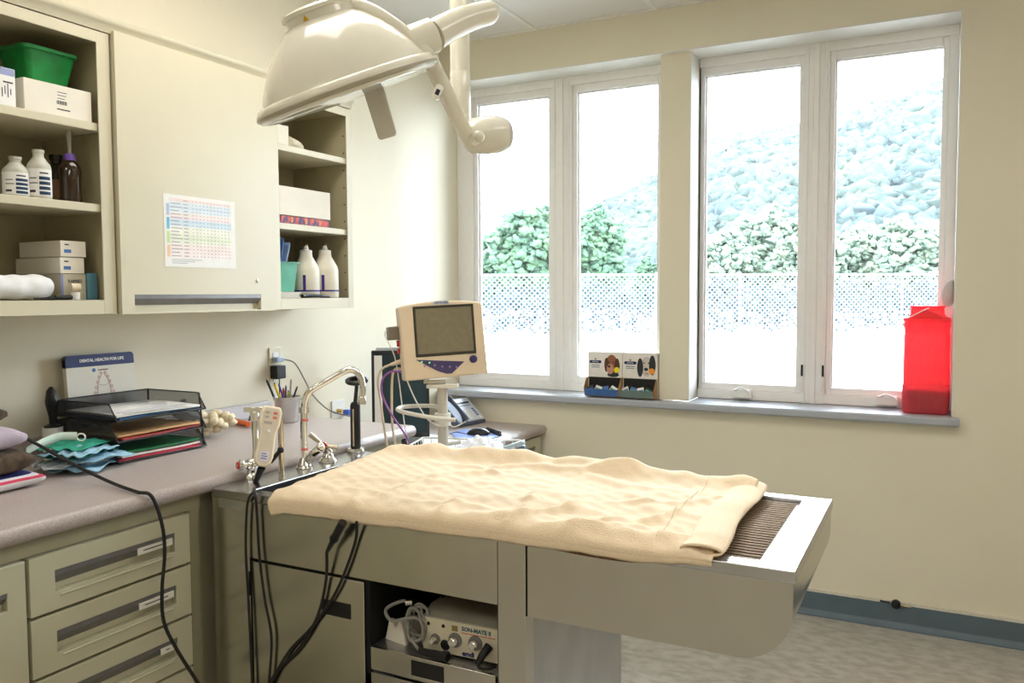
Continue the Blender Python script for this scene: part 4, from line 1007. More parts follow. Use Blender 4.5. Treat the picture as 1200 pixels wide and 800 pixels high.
# ================================================================ window sill
SZ = SILL + .0005
def dog_face(b, kind, cx, cz, y):
    def el(ex, ez, rx, rz, m, yy):
        b.mi = m; ex, ez, rx, rz = ex * 1.22, ez * 1.22, rx * 1.22, rz * 1.22
        b.prism([(cx + ex + rx * math.cos(i * math.pi / 9), cz + ez + rz * math.sin(i * math.pi / 9)) for i in range(18)], 'xz', y - yy, y - yy + .0004)
    if kind == 0:
        el(0, .004, .024, .038, 0, .0006); el(-.021, .002, .009, .028, 1, .0010); el(.022, -.002, .011, .030, 1, .0010); el(-.006, -.014, .014, .020, 2, .0014)
        el(-.010, -.004, .006, .005, 1, .0018); el(-.010, .012, .003, .003, 3, .0018); el(.006, .012, .003, .003, 3, .0018); el(.006, -.036, .024, .009, 3, .0010)
    else:
        el(0, 0, .022, .038, 4, .0006); el(-.026, -.004, .012, .036, 3, .0010); el(.022, .006, .013, .038, 3, .0010); el(-.002, -.010, .008, .006, 3, .0016)
        el(-.010, .014, .003, .003, 1, .0016); el(.008, .014, .003, .003, 1, .0016); el(0, -.022, .014, .012, 4, .0014); el(0, -.026, .007, .003, 2, .0018)
M_dog = [mat('brown_fur_print', sr(150, 92, 62), .6), mat('dark_brown_print', sr(84, 50, 38), .6), mat('pink_fur_print', sr(196, 140, 116), .6), mat('charcoal_print', sr(48, 48, 52), .6), mat('white_fur_print', sr(206, 198, 186), .6)]
def chew_box(x0, x1, kind, label, yb):
    zt_, zm = at(700, 412, y=yb).z, at(700, 441, y=yb).z
    t = thing('treat_box', ((x0 + x1) / 2, yb, SZ), label, 'box')
    b = B(); b.box(x0, x1, yb, yb + .06, SZ, zt_ - .001); b.mi = 1
    obj('carton', b, [M_card], t, bevel=.001)
    b = B(); b.box(x0 + .001, x1 - .001, yb - .003, yb, zm, zt_); fp = obj('header_panel', b, mat('header_white', sr(236, 230, 222), .6), t)
    y = yb - .003; w = x1 - x0
    b = B(); cx = x0 + w * .23; cz = zm + (zt_ - zm) * .60
    b.prism(rrect(cx - .030, cx + .030, cz - .007, cz + .007, .006), 'xz', y - .0005, y); lg = obj('banner', b, M_navy, fp)
    text('lettering', 'DENTAL', .0085, (cx, y - .0007, cz), (1, 0, 0), (0, 0, 1), M_paper, lg)
    b = B(); b.box(cx - .004, cx + .004, y - .0004, y, cz + .010, cz + .017); b.mi = 1; b.box(cx - .022, cx + .022, y - .0004, y, cz - .019, cz - .014); b.box(cx - .020, cx + .020, y - .0004, y, cz - .028, cz - .023)
    obj('print', b, [mat('mauve_print', sr(150, 96, 112), .6), mat('grey_print', sr(150, 158, 166), .6)], fp, kind='stuff')
    b = B(); dog_face(b, kind, x0 + w * .70, zm + (zt_ - zm) * .47, y); obj('dog_picture', b, M_dog, fp, label='printed picture of a ' + ('brown dog' if kind == 0 else 'black and white dog') + ' face')
    sx_, sz_ = x0 + w * .85, zm + (zt_ - zm) * .30; b = B(); b.lathe([(.0135, .0022), (.0135, .003)], (sx_, y, sz_), (0, -1, 0), 22); obj('sticker', b, M_yellow if kind == 0 else M_orange, fp, label=('round yellow' if kind == 0 else 'round orange') + ' sticker')
    b = B(); zl = SZ + .004; ht = zm - SZ
    b.v; 
    for xa, s_ in ((x0, -1), (x1 - .002, 1)):
        b.prism([(yb - .0005, SZ + .003), (yb - .0005, zm), (yb - .02, zm - .004), (yb - .055, SZ + .045), (yb - .045, SZ + .010)], 'yz', xa, xa + .002)
    b.prism([(yb - .0005, SZ + .001), (yb - .045, SZ + .006), (yb - .060, SZ + .040), (yb - .0585, SZ + .040), (yb - .044, SZ + .008), (yb - .0005, SZ + .003)], 'yz', x0 + .0022, x1 - .0022)
    obj('dispenser_tray', b, mat('brown_card', sr(166, 128, 84), .7), t)
    b = B(); b.prism([(yb - .0462, SZ + .008), (yb - .0618, SZ + .042), (yb - .0606, SZ + .042), (yb - .0450, SZ + .008)], 'yz', x0 + .004, x1 - .004)
    obj('front_flap', b, M_blue if kind == 0 else mat('slate_print', sr(120, 140, 136), .5), t)
    b = B(); b.box(x0 + .006, x1 - .006, yb - .0012, yb - .0006, SZ + .012, zm - .002); obj('opening', b, M_dark, t)
    for i in range(4):
        xx = x0 + .012 + i * (w - .024) / 4
        b = B(); b.M = Matrix.Translation(V((xx + .012, yb - .026, SZ + .036))) @ Matrix.Rotation(math.radians((-25, 18, -12, 30)[i]), 4, 'Y') @ Matrix.Rotation(math.radians(-30), 4, 'X')
        b.box(-.016, .016, -.002, .002, -.018, .018); b.mi = 1; b.box(-.014, .014, -.0024, -.0020, -.004, .006)
        obj('pouch', b, [(M_dog[3], M_paper, M_blue, M_paper)[(i + kind) % 4], (M_blue, M_teal)[i % 2]], t, bevel=.0008)
    return t
bx0, bxm, bx1 = at(689, 440, y=.02).x, at(729.5, 440, y=.02).x, at(771, 440, y=.02).x
chew_box(bx0, bxm - .0006, 0, 'open treat dispenser box with brown dog picture and yellow sticker', .02)
chew_box(bxm + .0006, bx1 - .002, 1, 'open treat dispenser box with black and white dog and orange sticker', .02)
# sharps container
M_sh = bpy.data.materials.new('translucent_red_plastic'); M_sh.use_nodes = True
_N = M_sh.node_tree.nodes; _L = M_sh.node_tree.links; _p = _N['Principled BSDF']; _o = _N['Material Output']
_nz = _N.new('ShaderNodeTexNoise'); _nz.inputs['Scale'].default_value = 9; _cr = _N.new('ShaderNodeValToRGB'); _cr.color_ramp.elements[0].color = (.88, .10, .13, 1); _cr.color_ramp.elements[1].color = (.95, .15, .18, 1)
_L.new(_nz.outputs[0], _cr.inputs[0]); _L.new(_cr.outputs[0], _p.inputs['Base Color']); _p.inputs['Roughness'].default_value = .3
_t = _N.new('ShaderNodeBsdfTranslucent'); _L.new(_cr.outputs[0], _t.inputs[0]); _m = _N.new('ShaderNodeMixShader'); _m.inputs[0].default_value = .62; _L.new(_p.outputs[0], _m.inputs[1]); _L.new(_t.outputs[0], _m.inputs[2]); _L.new(_m.outputs[0], _o.inputs[0])
sy = .078; xa_, xb_ = at(1057, 440, y=sy - .05).x, OX1 - .012
cxs = (xa_ + xb_) / 2; hw = (xb_ - xa_) / 2
z_ = lambda py: at(1085, py, y=sy - .05).z
t = thing('sharps_container', (cxs, sy, SZ), 'tall translucent red plastic sharps container at the right end of the sill', 'sharps container')
def rr(w, d, r=.03): return [(cxs + x, sy + y) for x, y in rrect(-w, w, -d, d, r, 6)]
b = B(); z0 = SZ; zlist = [(z0, .90), (z0 + .006, .97), (z_(470), 1.0), (z_(452), 1.0), (z_(451), .965), (z_(393), .965), (z_(392), .945), (z_(384), .945), (z_(383), .97), (z_(378), .97), (z_(376), .90)]
b.rings([[(cxs + (x - cxs) * s, sy + (y - sy) * s, z) for x, y in rr(hw, .058)] for z, s in zlist])
obj('body', b, M_sh, t, ang=30)
b = B(); b.rings([[(cxs + (x - cxs) * s, sy + (y - sy) * s, z) for x, y in rr(hw, .058)] for z, s in ((z_(377), 1.0), (z_(373), .98), (z_(371), .80), (z_(368), .72), (z_(361), .70), (z_(360), .76), (z_(358.5), .76))])
obj('lid', b, M_sh, t, ang=30)
b = B(); b.rings([[(cxs + (x - cxs) * s, sy + (y - sy) * s, z) for x, y in rr(hw, .056)] for z, s in ((z0 + .004, .86), (z_(474), .93), (z_(462), .93), (z_(456), .90))]); obj('contents', b, mat('used_sharps', sr(90, 8, 18), .6, var=.6, scale=60, bump=.6, bscale=80), t, label='dark red heap of used sharps inside')
b = B(); b.tube([(cxs - hw * .82, sy - .045, z_(373)), (cxs - hw * .4, sy - .064, z_(367)), (cxs - hw * .05, sy - .064, z_(362)), (cxs + .006, sy - .058, z_(361))], .0024, 8); obj('bail', b, M_white, t, label='thin white wire handle')
b = B(); b.grid(lambda u, v: (cxs - hw * .75 + hw * 1.5 * u, sy - .052 - .012 * math.sin(u * 3.14), z_(373) + (z_(363) - z_(373)) * math.sin(u * 3.14) ** 1.5 * v), 16, 4)
g_ = obj('lid_flap', b, M_sh, t); g_.modifiers.new('thickness', 'SOLIDIFY').thickness = .002
b = B(); LM = Matrix.Translation(V((cxs + hw * .80, sy + .012, z_(360)))) @ Matrix.Rotation(math.radians(-38), 4, 'Z') @ Matrix.Rotation(math.radians(9), 4, 'Y')
b.M = LM; b.prism([(.045 * math.cos(i * math.pi / 12) * (1), .055 + .055 * math.sin(i * math.pi / 12)) for i in range(-12, 13)][:24], 'yz', -.003, .003); obj('open_lid', b, mat('clear_white_plastic', sr(238, 236, 236), .3), t, label='raised white oval flap')
# door stop like clip on the baseboard
p = at(1050, 708, y=-.012)
t = thing('cable_clip', (p.x, -.014, .100), 'small black cable clip on top of the blue-grey baseboard by the window wall', 'clip')
b = B(); b.tube([(p.x - .060, -.014, .104), (p.x - .02, -.016, .103)], .004, 8, sub=1); b.lathe([(.006, 0), (.018, .004), (.018, .016), (.006, .020)], (p.x, -.013, .103), (0, -1, 0), 18); obj('clip_body', b, M_black, t)
b = B(); b.cyl((p.x + .018, -.016, .100), (p.x + .055, -.016, .098), .0045, n=10); obj('pin', b, M_brass, t)
# ================================================================ desk by the window
DZ_ = DZ + .0006
# computer display standing on the desk
pl_, pr2 = at(435.5, 450, x=.16), at(503, 450, x=.36)
dzt, dzb = at(436, 411, x=.16).z, DZ_ + .03
e1_ = (pr2 - pl_); e1_.z = 0; wv = e1_.length; e1_.normalize(); n1 = V((e1_.y, -e1_.x, 0))
if n1.dot(CAM - pl_) < 0: n1 = -n1
Mx = Matrix((e1_, V((0, 0, 1)), n1)).transposed().to_4x4(); Mx.translation = V((pl_.x, pl_.y, 0))
cdn = Mx @ V((wv / 2, 0, -.03)); print('display', pl_, pr2, dzt)
t = thing('computer_display', (cdn.x, cdn.y, DZ_), 'black flat computer display on the low desk behind the patient monitor', 'display')
b = B(Mx); b.box(0, wv, dzb, dzt, -.035, 0); obj('housing', b, M_black, t, bevel=.003)
b = B(Mx); b.box(.016, wv - .012, dzb + .02, dzt - .012, 0, .001); obj('screen', b, mat('dark_teal_screen', sr(34, 56, 62), .25, var=.25, scale=4), t, label='dark teal glossy screen')
b = B(Mx); b.box(.012, .045, dzb + .03, dzt - .02, .0012, .0018); nt = obj('taped_note', b, M_paper, t, label='tall white paper strip taped to the left side')
b = B(Mx); b.box(.02, wv - .03, dzt, dzt + .012, -.02, -.018); obj('clear_guard', b, mat('clear_strip', sr(190, 200, 206), .3), t)
b = B(Mx); b.box(wv / 2 - .02, wv / 2 + .02, DZ_ + .012, dzb + .05, -.05, -.036); b.box(wv / 2 - .09, wv / 2 + .09, DZ_, DZ_ + .012, -.12, .03); obj('stand', b, M_black, t, bevel=.003)
# desk telephone
pb_ = at(543, 492, z=DZ_); PM = frame(V((.275, -.135, DZ_)), yaw=-14)
PM = frame(at(553, 498, z=DZ_ + .0), yaw=48)
t = thing('desk_phone', PM @ V((0, 0, -.06)), 'grey office desk telephone with dark handset on the low desk', 'telephone')
SL = PM @ Matrix.Rotation(math.radians(-38), 4, 'X')
b = B(PM); b.prism([(0, .0), (0, .016), (-.15, .118), (-.165, .118), (-.175, 0)], 'yz', -.02, .12)
b.v = []; b.f = []; b.m = []
b.prism([(.0, .0), (.016, 0.0), (.118, -.13), (.118, -.145), (.0, -.155)], 'yz', -.085, .105)
bd = obj('base', b, mat('phone_grey', sr(96, 104, 122), .45), t, bevel=.004)
TM = PM @ Matrix.Translation(V((0, .0165, .0005))) @ Matrix.Rotation(math.radians(-52), 4, 'X')
b = B(TM); b.box(-.02, .100, .006, .160, .0, .003); pp_ = obj('face_plate', b, mat('phone_silver', sr(206, 212, 226), .4), t)
b = B(TM)
b.box(.0, .085, .122, .134, .003, .0045); obj('display_strip', b, M_black, pp_)
b = B(TM)
for i in range(4):
    for j in range(3): b.box(.004 + j * .019, .017 + j * .019, .014 + i * .017, .025 + i * .017, .003, .0055)
b.mi = 1
for i in range(4): b.box(.066, .080, .034 + i * .014, .043 + i * .014, .003, .005)
b.mi = 0; b.lathe([(.012, .003), (.011, .0055)], (.078, .018, 0), (0, 0, 1), 14)
for j in range(5): b.mi = 1; b.box(.004 + j * .016, .015 + j * .016, .106, .111, .003, .0045)
obj('keys', b, [M_white, mat('phone_blue_key', sr(84, 104, 140), .5)], pp_, kind='stuff')
b = B(TM); b.tube([(-.055, .0, .018), (-.060, .03, .032), (-.062, .08, .036), (-.060, .135, .032), (-.052, .165, .018)], lambda s: .019 - .009 * math.sin(s * math.pi), 12); obj('handset', b, mat('phone_dark', sr(62, 66, 84), .4), t)
b = B(); q = TM @ V((-.055, .0, .01)); b.tube([q, at(533, 500, z=DZ_ + .01), at(527, 497, z=DZ_ + .006), at(520, 488, z=DZ_ + .006)], .0035, 8); obj('handset_cord', b, M_white, t)
# extra pale blue pad, papers, mouse
def flat(name, pts, z, th, m, label, cat, **k):
    P = [at(px, py, z=z) for px, py in pts]; b = B(); b.prism([(p.x, p.y) for p in P], 'xy', z, z + th)
    return tag(obj(name, b, m, loc=P[0]), label, cat, **k)
flat('mouse_pad', ((529, 508), (543, 503), (574, 505), (584, 512), (566, 517), (535, 515)), DZ_, .003, mat('blue_pad', sr(120, 140, 200), .6), 'blue mouse pad on the low desk under the black mouse', 'mouse pad')
flat('paper_sheet', ((482, 527), (500, 508), (545, 515), (560, 526), (520, 534)), DZ_, .0006, M_paper, 'white paper sheet on the low desk in front of the mouse pad', 'paper')
mp_ = at(561, 509, z=DZ_ + .003); Mx = frame(mp_, yaw=-20)
t = thing('computer_mouse', mp_, 'black computer mouse on the blue pad beside the telephone', 'mouse')
b = B(Mx)
def ms(u, v):
    a = math.pi * u; q = -.052 + .104 * v; w = .029 * math.sqrt(max(0, 1 - (q / .054) ** 2)) ** .6
    return (q, .001 + .030 * math.sin(a) * max(0, 1 - (q / .056) ** 2) ** .5, w * math.cos(a))
b.grid(ms, 14, 18); obj('body', b, M_black, t, ang=80)
b = B(); b.tube([Mx @ V((-.05, .006, 0)), at(545, 508, z=DZ_ + .005), at(535, 506, z=DZ_ + .005), at(527, 508, z=DZ_ + .003)], .002, 6); obj('cord', b, mat('blue_grey_cord', sr(90, 100, 140), .5), t)
P = []; c0, c1 = at(571, 503, z=DZ_ + .012), at(586, 508, z=DZ_ + .012)
for k in range(60):
    s = k / 59; c_ = c0 + (c1 - c0) * s; a = k * .95; P.append(c_ + RT * (.0085 * math.cos(a)) + V((0, 0, .009 * math.sin(a))))
b = B(); b.tube(P, .0032, 6, sub=2); tag(obj('coiled_cord', b, M_black, loc=c0), 'short black coiled cord lying right of the mouse on the desk', 'cord')
CEx = at(482, 511, z=CT); flat('clipboard', ((478, 513), (503, 507), (499, 500), (493, 498.5), (480, 500)), DZ_ + .0, .004, M_black, 'black clipboard corner on the low desk just past the countertop end', 'clipboard')
# ================================================================ counter by the wall
CZ = CT + .0006
# wall outlet, plug and charger
p = at(321.5, 430, x=.0)
t = thing('wall_outlet', (0.0, p.y, p.z), 'cream wall outlet plate with plugs above the pen cup', 'outlet')
oz0, oz1 = at(322, 452, x=0).z, at(322, 407, x=0).z; oy0, oy1 = at(314.5, 430, x=0).y, at(329, 430, x=0).y
b = B(); b.box(.0005, .006, oy0, oy1, oz0, oz1); obj('plate', b, mat('outlet_cream', sr(220, 212, 186), .4), t, bevel=.002)
b = B()
for zz in (oz0 + .03, oz1 - .03): b.prism(rrect((oy0 + oy1) / 2 - .014, (oy0 + oy1) / 2 + .014, zz - .012, zz + .012, .005), 'yz', .006, .0075)
obj('receptacle', b, M_white, t)
p = at(327, 421, x=.02); t = thing('plug', p, 'pale clear plug in the upper socket with a long grey cord', 'plug')
b = B(); b.box(.0076, .035, p.y - .025, p.y + .012, p.z - .010, p.z + .010); obj('plug_body', b, mat('clear_blue_plug', sr(160, 176, 196), .3), t, bevel=.003)
b = B(); b.tube([(.03, p.y + .012, p.z), at(345, 425, x=.05), at(356, 443, x=.06), at(366, 462, x=.07), at(385, 480, x=.10), at(404, 486, x=.14), at(416, 489, x=.17)], .0028, 8); obj('cord', b, M_gcab, t)
p = at(327, 435, x=.03); t = thing('power_adapter', p, 'black cube power adapter plugged in below the clear plug', 'power adapter')
b = B(); b.box(.0078, .045, p.y - .027, p.y + .024, p.z - .028, p.z + .024); obj('adapter_body', b, M_black, t, bevel=.004)
b = B(); b.tube([(.03, p.y, p.z - .028), (.03, p.y + .001, p.z - .05), (.032, p.y - .002, p.z - .075), (.034, p.y, CZ + .04)], .002, 6); obj('cord', b, M_black, t)
b = B(); p0, p1 = at(388, 470, x=.001), at(403, 488, x=.001)
b.box(.0005, .006, p0.y, p1.y, p1.z, p0.z); ot_ = tag(obj('wall_outlet', b, M_white, loc=(0, p0.y, p0.z), bevel=.002), 'white outlet plate low on the wall right of the faucet spout', 'outlet')
ot2 = thing('plug', (.02, p1.y, p1.z), 'small blue and amber plug heads in the low outlet right of the faucet', 'plug')
q = at(396, 481, x=.006); b = B(); b.cyl((.0064, q.y, q.z), (.030, q.y, q.z), .009, .008, 14); obj('amber_head', b, mat('amber_head', sr(196, 164, 90), .4), ot2)
q = at(402.5, 484, x=.006); b = B(); b.box(.0064, .034, q.y - .004, q.y + .016, q.z - .010, q.z + .016); obj('blue_head', b, mat('blue_head', sr(60, 96, 196), .4), ot2, bevel=.002)
# pen cup
pc_ = at(337, 494, z=CZ); 
M_cup = mat('pewter_cup', (.62, .61, .60), .32, metal=1, var=.04)
cz1 = at(337, 464, d=(pc_ - CAM).dot(FW)).z; ch = cz1 - CZ
t = thing('pen_cup', pc_, 'tapered metal pail with side handle holding pens on the counter', 'cup')
b = B(); b.lathe([(.036, 0), (.038, .003), (.046, ch), (.0475, ch), (.0475, ch - .004), (.044, ch - .003), (.036, .006), (.002, .006)], pc_, (0, 0, 1), 28); obj('pail', b, M_cup, t)
b = B(); b.tube([pc_ + V((.02, .042, ch - .01)), pc_ + V((.03, .060, ch - .03)), pc_ + V((.03, .062, ch - .055)), pc_ + V((.02, .048, ch - .075))], .002, 6); obj('bail', b, M_chrome, t)
for i, (px, py, c, r) in enumerate(((313, 446, (30, 34, 36), .0045), (322, 450, (236, 206, 30), .0045), (327, 451, (50, 50, 130), .0035), (332, 456, (190, 30, 60), .0045), (335, 453, (50, 70, 80), .0035), (341, 446, (150, 130, 130), .0035), (348, 454, (40, 50, 70), .0035), (338, 459, (160, 200, 60), .004))):
    dd = (pc_ - CAM).dot(FW); tip = at(px, py, d=dd + (.012 if i % 2 else -.012)); s0 = pc_ + V(((i % 3 - 1) * .010, ((i * 5) % 4 - 1.5) * .008, .012))
    b = B(); b.cyl(s0, tip, r, r * .95, 10); b.mi = 1; b.cyl(tip, tip + (tip - s0).normalized() * .006, r * .7, r * .3, 8)
    tag(obj('pen', b, [mat('pen_body', sr(*c), .4), M_ink], loc=s0), ('black marker leaning left', 'yellow highlighter', 'purple pen', 'red pen', 'dark teal pen', 'grey pencil', 'dark blue pen at the right', 'lime green pen')[i] + ' in the metal pen pail on the counter', 'pen', group='pens in the metal pail')
# orange handled syringe tube
b = B(); b.tube([at(263, 491, z=CZ + .010), at(275, 493, z=CZ + .010), at(291, 497, z=CZ + .010)], .0095, 10, sub=2); b.box(0, 0.0001, 0, .0001, 0, .0001) if False else None
tag(obj('orange_tube', b, mat('orange_plastic', sr(226, 104, 40), .45), loc=at(275, 493, z=CZ)), 'orange plastic tube lying on the counter between cotton bag and valve', 'tube')
# bag of cotton rolls
pc2 = at(252, 513, z=CZ); t = thing('cotton_bag', pc2, 'lumpy clear bag of cream cotton balls right of the letter tray', 'bag')
rg3 = np.random.default_rng(8); cs, rs = [], []
for i in range(54):
    u = rg3.uniform(-1, 1, 3); 
    while np.linalg.norm(u) > 1: u = rg3.uniform(-1, 1, 3)
    cs.append((pc2.x - .035 + u[0] * .060, pc2.y + .012 + u[1] * .085, CZ + .048 + u[2] * .032)); rs.append(rg3.uniform(.012, .017))
o_ = blobs('cotton', cs, rs, mat('cotton_cream', sr(222, 208, 176), .9, bump=.5, bscale=90), 4, ICO1, .12, parent=t); o_['kind'] = 'stuff'
b = B(); b.tube([(pc2.x - .03, pc2.y - .04, CZ + .075), (pc2.x - .04, pc2.y - .075, CZ + .085), (pc2.x - .05, pc2.y - .10, CZ + .11)], lambda s: .022 + .012 * s, 9); obj('bag_neck', b, mat('clear_film', sr(216, 218, 216), .2, trans=.6), t)
# sign board
sa, sb_ = at(74.5, 418, x=.035), at(154.5, 412, x=.035)
sy0, sy1 = sa.y, sb_.y; sz1 = (sa.z + sb_.z) / 2
t = thing('dental_poster', (.03, (sy0 + sy1) / 2, CZ), 'white dental display board with navy header band leaning on the wall', 'board')
LM = Matrix.Translation(V((.062, 0, CZ + .0025))) @ Matrix.Rotation(math.radians(-4.5), 4, 'Y')
H = (sz1 - CZ)
b = B(LM); b.prism(rrect(sy0, sy1, 0, H, .012), 'yz', -.016, 0); obj('board', b, M_card, t, bevel=.001)
b = B(LM); hb_ = .036; r_ = rrect(sy0, sy1, H - hb_, H, .012); r_ = [(y, max(z, H - hb_)) if z < H - hb_ * .5 else (y, z) for y, z in r_]
r_ = [p for p in rrect(sy0, sy1, H - hb_ - .02, H, .012) if p[1] > H - hb_] + [(sy0, H - hb_), (sy1, H - hb_)]
b.prism(r_, 'yz', -.0165, .0008); bd_ = obj('header_band', b, M_navy, t)
rv, uv = V((0, 1, 0)), LM.to_3x3() @ V((0, 0, 1))
text('lettering', 'DENTAL HEALTH FOR LIFE', .0125, LM @ V((.0012, (sy0 + sy1) / 2 + .004, H - hb_ / 2)), rv, uv, M_paper, bd_, bold=.0004)
yc_ = (sy0 + sy1) / 2
b = B(LM); b.lathe([(.006, .0002), (.006, .0008)], (0, yc_ - .026, H - hb_ - .012), (1, 0, 0), 14); b.mi = 1; b.box(.0002, .0006, yc_ - .012, yc_ + .022, H - hb_ - .014, H - hb_ - .011)
obj('logo', b, [M_blue, M_ink], t)
cyj = yc_ + .004; 
for sg in (-1, 1):
    for i in range(8):
        s = i / 7; y = cyj + sg * (.007 + .036 * s ** .8); z = H - .058 - .115 * s ** 1.15; b = B(LM)
        b.prism([(y + (.005 + .0028 * s) * math.cos(a * math.pi / 5), z + (.0058 + .0028 * s) * math.sin(a * math.pi / 5)) for a in range(10)], 'yz', .0002, .0007); obj('tooth', b, mat('tooth_pink', sr(206, 178, 168), .6), t)
b = B(LM)
for sg in (-1, 1): b.tube([(.0005, cyj + sg * .003, H - .060), (.0005, cyj + sg * .018, H - .085), (.0005, cyj + sg * .024, H - .13), (.0005, cyj + sg * .030, H - .165)], .0009, 5)
b.tube([(.0005, cyj - .016, H - .092), (.0005, cyj, H - .096), (.0005, cyj + .016, H - .092)], .0008, 5)
obj('gum_outline', b, mat('gum_line', sr(184, 160, 154), .6), t, kind='stuff')
# three tier mesh letter tray
M_mesh = bpy.data.materials.new('black_wire_mesh'); M_mesh.use_nodes = True
_N = M_mesh.node_tree.nodes; _L = M_mesh.node_tree.links; _p = _N['Principled BSDF']; _p.inputs['Base Color'].default_value = (.02, .02, .022, 1); _p.inputs['Roughness'].default_value = .5
_tc = _N.new('ShaderNodeTexCoord'); _ck = _N.new('ShaderNodeTexChecker'); _ck.inputs['Scale'].default_value = 480; _L.new(_tc.outputs['Object'], _ck.inputs['Vector'])
_ma = _N.new('ShaderNodeMapRange'); _ma.inputs['To Min'].default_value = .2; _ma.inputs['To Max'].default_value = .8; _L.new(_ck.outputs['Fac'], _ma.inputs[0]); _L.new(_ma.outputs[0], _p.inputs['Alpha'])
fy0, fy1 = at(140, 545, z=CZ).y, at(240, 523, z=CZ).y; fx = .345; tx0 = .090
ztop = at(237, 463, x=fx - .02).z; print('tray', fy0, fy1, ztop)
t = thing('letter_tray', ((fx + tx0) / 2, (fy0 + fy1) / 2, CZ), 'black three tier wire mesh letter tray full of papers and folders', 'letter tray')
tiers = [CZ + .004, CZ + .060, CZ + .116]
for k, z0 in enumerate(tiers):
    hgt = .047; b = B()
    b.box(tx0, fx, fy0, fy1, z0, z0 + .0012); b.box(tx0, tx0 + .0012, fy0, fy1, z0, z0 + hgt); 
    for yy in (fy0, fy1 - .0012): b.prism([(tx0, z0), (fx, z0), (fx, z0 + .004), (fx - .032, z0 + hgt), (tx0, z0 + hgt)], 'xz', yy, yy + .0012)
    tr = obj('tier', b, M_mesh, t)
    b = B()
    for yy in (fy0, fy1): b.tube([(fx, yy, z0 + .001), (fx - .032, yy, z0 + hgt), (tx0, yy, z0 + hgt)], .0022, 6, sub=1)
    b.tube([(tx0, fy0, z0 + hgt), (tx0, fy1, z0 + hgt)], .0022, 6, sub=1); b.tube([(fx, fy0, z0 + .001), (fx, fy1, z0 + .001)], .0026, 6, sub=1)
    obj('rim_wire', b, M_black, tr)
for yy in (fy1 + .003,):
    b = B(); b.tube([(fx - .014, yy, CZ + .002), (fx - .030, yy, tiers[2] + .047)], .003, 6, sub=1); b.tube([(tx0, yy, CZ + .002), (tx0, yy, tiers[2] + .047)], .003, 6, sub=1); obj('upright', b, M_black, t)
yy = fy0 - .003; b = B(); b.tube([(tx0, yy, CZ + .002), (tx0, yy, tiers[2] + .047)], .003, 6, sub=1); obj('upright', b, M_black, t)
pap = [(0, 'red folder', (196, 50, 70), 'bottom'), (0, 'pale document', (222, 214, 206), 'bottom'), (0, 'green folder', (40, 120, 70), 'bottom'), (1, 'rust red folder', (170, 66, 60), 'middle'), (1, 'tan envelope', (216, 172, 120), 'middle'),
       (2, 'blue folder', (44, 88, 130), 'top'), (2, 'white printed document', (232, 230, 226), 'top')]
lvl = [0, 0, 0]
for i, (k, nm, c, tn) in enumerate(pap):
    z0 = tiers[k] + .002 + lvl[k] * .0085; lvl[k] += 1; a = math.radians((-2, 1.5, -1, 2, -1.5, 1, -2.5)[i]); mx, my = (tx0 + fx) / 2 + .004, (fy0 + fy1) / 2
    b = B(Matrix.Translation(V((mx, my, z0))) @ Matrix.Rotation(a, 4, 'Z')); hx_, hy_ = (fx - tx0) / 2 - .012 - .003 * (i % 3), (fy1 - fy0) / 2 - .014
    b.sheet(lambda u, v: (-hx_ + 2 * hx_ * u, -hy_ + 2 * hy_ * v, .006 + .0015 * math.sin(u * 4 + i) + .0012 * math.sin(v * 5 + i)), 8, 8, .0055)
    if i == 6:
        b.mi = 1
        for j in range(9): b.box(-hx_ + .03 + j * .028, -hx_ + .036 + j * .028, -hy_ + .02, hy_ - .03 - .02 * (j % 3), .0076, .0082)
    tag(obj('document', b, [mat('folder_stock', sr(*c), .65, var=.05), mat('faint_print', sr(172, 172, 178), .7)], loc=(mx, my, z0)), nm + ' lying in the ' + tn + ' tier of the mesh letter tray', 'document', group='papers and folders in the letter tray')
# brush handle in white cup
pb = at(62, 512, x=.10); cb = V((.10, pb.y, CZ)); czt = at(62, 500, x=.10).z
print('brush', cb, czt)
t = thing('brush_cup', cb, 'small white cup holding a black-handled brush behind the blue mask pile', 'cup')
ch = max(.03, czt - CZ); b = B(); b.lathe([(.024, 0), (.027, ch), (.0245, ch), (.022, .006), (.002, .006)], cb, (0, 0, 1), 24); obj('cup', b, M_white, t)
b = B(); zt2 = at(60, 453, x=.10).z; Hh = zt2 - CZ; b.lathe([(.021, ch - .012), (.022, ch + .004), (.008, ch + .010), (.009, ch + .03), (.016, ch + .06), (.0175, Hh - .04), (.013, Hh - .012), (.004, Hh)], cb, (0, 0, 1), 18); tag(obj('brush', b, M_black, loc=cb + V((0, 0, ch))), 'black bulbous brush handle standing upright in the white cup', 'brush')
# mask pile
def heap(name, c, mats, label, cat, layers, seed, rx, ry, wav=.012):
    rgp = np.random.default_rng(seed); t = thing(name, c, label, cat)
    for i in range(layers):
        a = rgp.uniform(-.9, .9); ox, oy = rgp.uniform(-.02, .02), rgp.uniform(-.03, .03); k1, k2, f1 = rgp.uniform(10, 26), rgp.uniform(6, 18), rgp.uniform(0, 6)
        def fn(u, v):
            x, y = (u - .5) * 2 * rx, (v - .5) * 2 * ry
            return (c.x + ox + x * math.cos(a) - y * math.sin(a), c.y + oy + x * math.sin(a) + y * math.cos(a), c.z + .008 + i * .0105 + wav * .5 * (1 + math.sin(u * k1 + f1) * math.cos(v * k2)) * (1 - .5 * abs(u - .5) * 2) * (1 - abs(v - .5)) )
        b = B(); b.sheet(fn, 26, 22, .0015)
        obj('mask', b, mats[i % len(mats)], t, ang=180)
    return t
mc = at(100, 551, z=CZ)
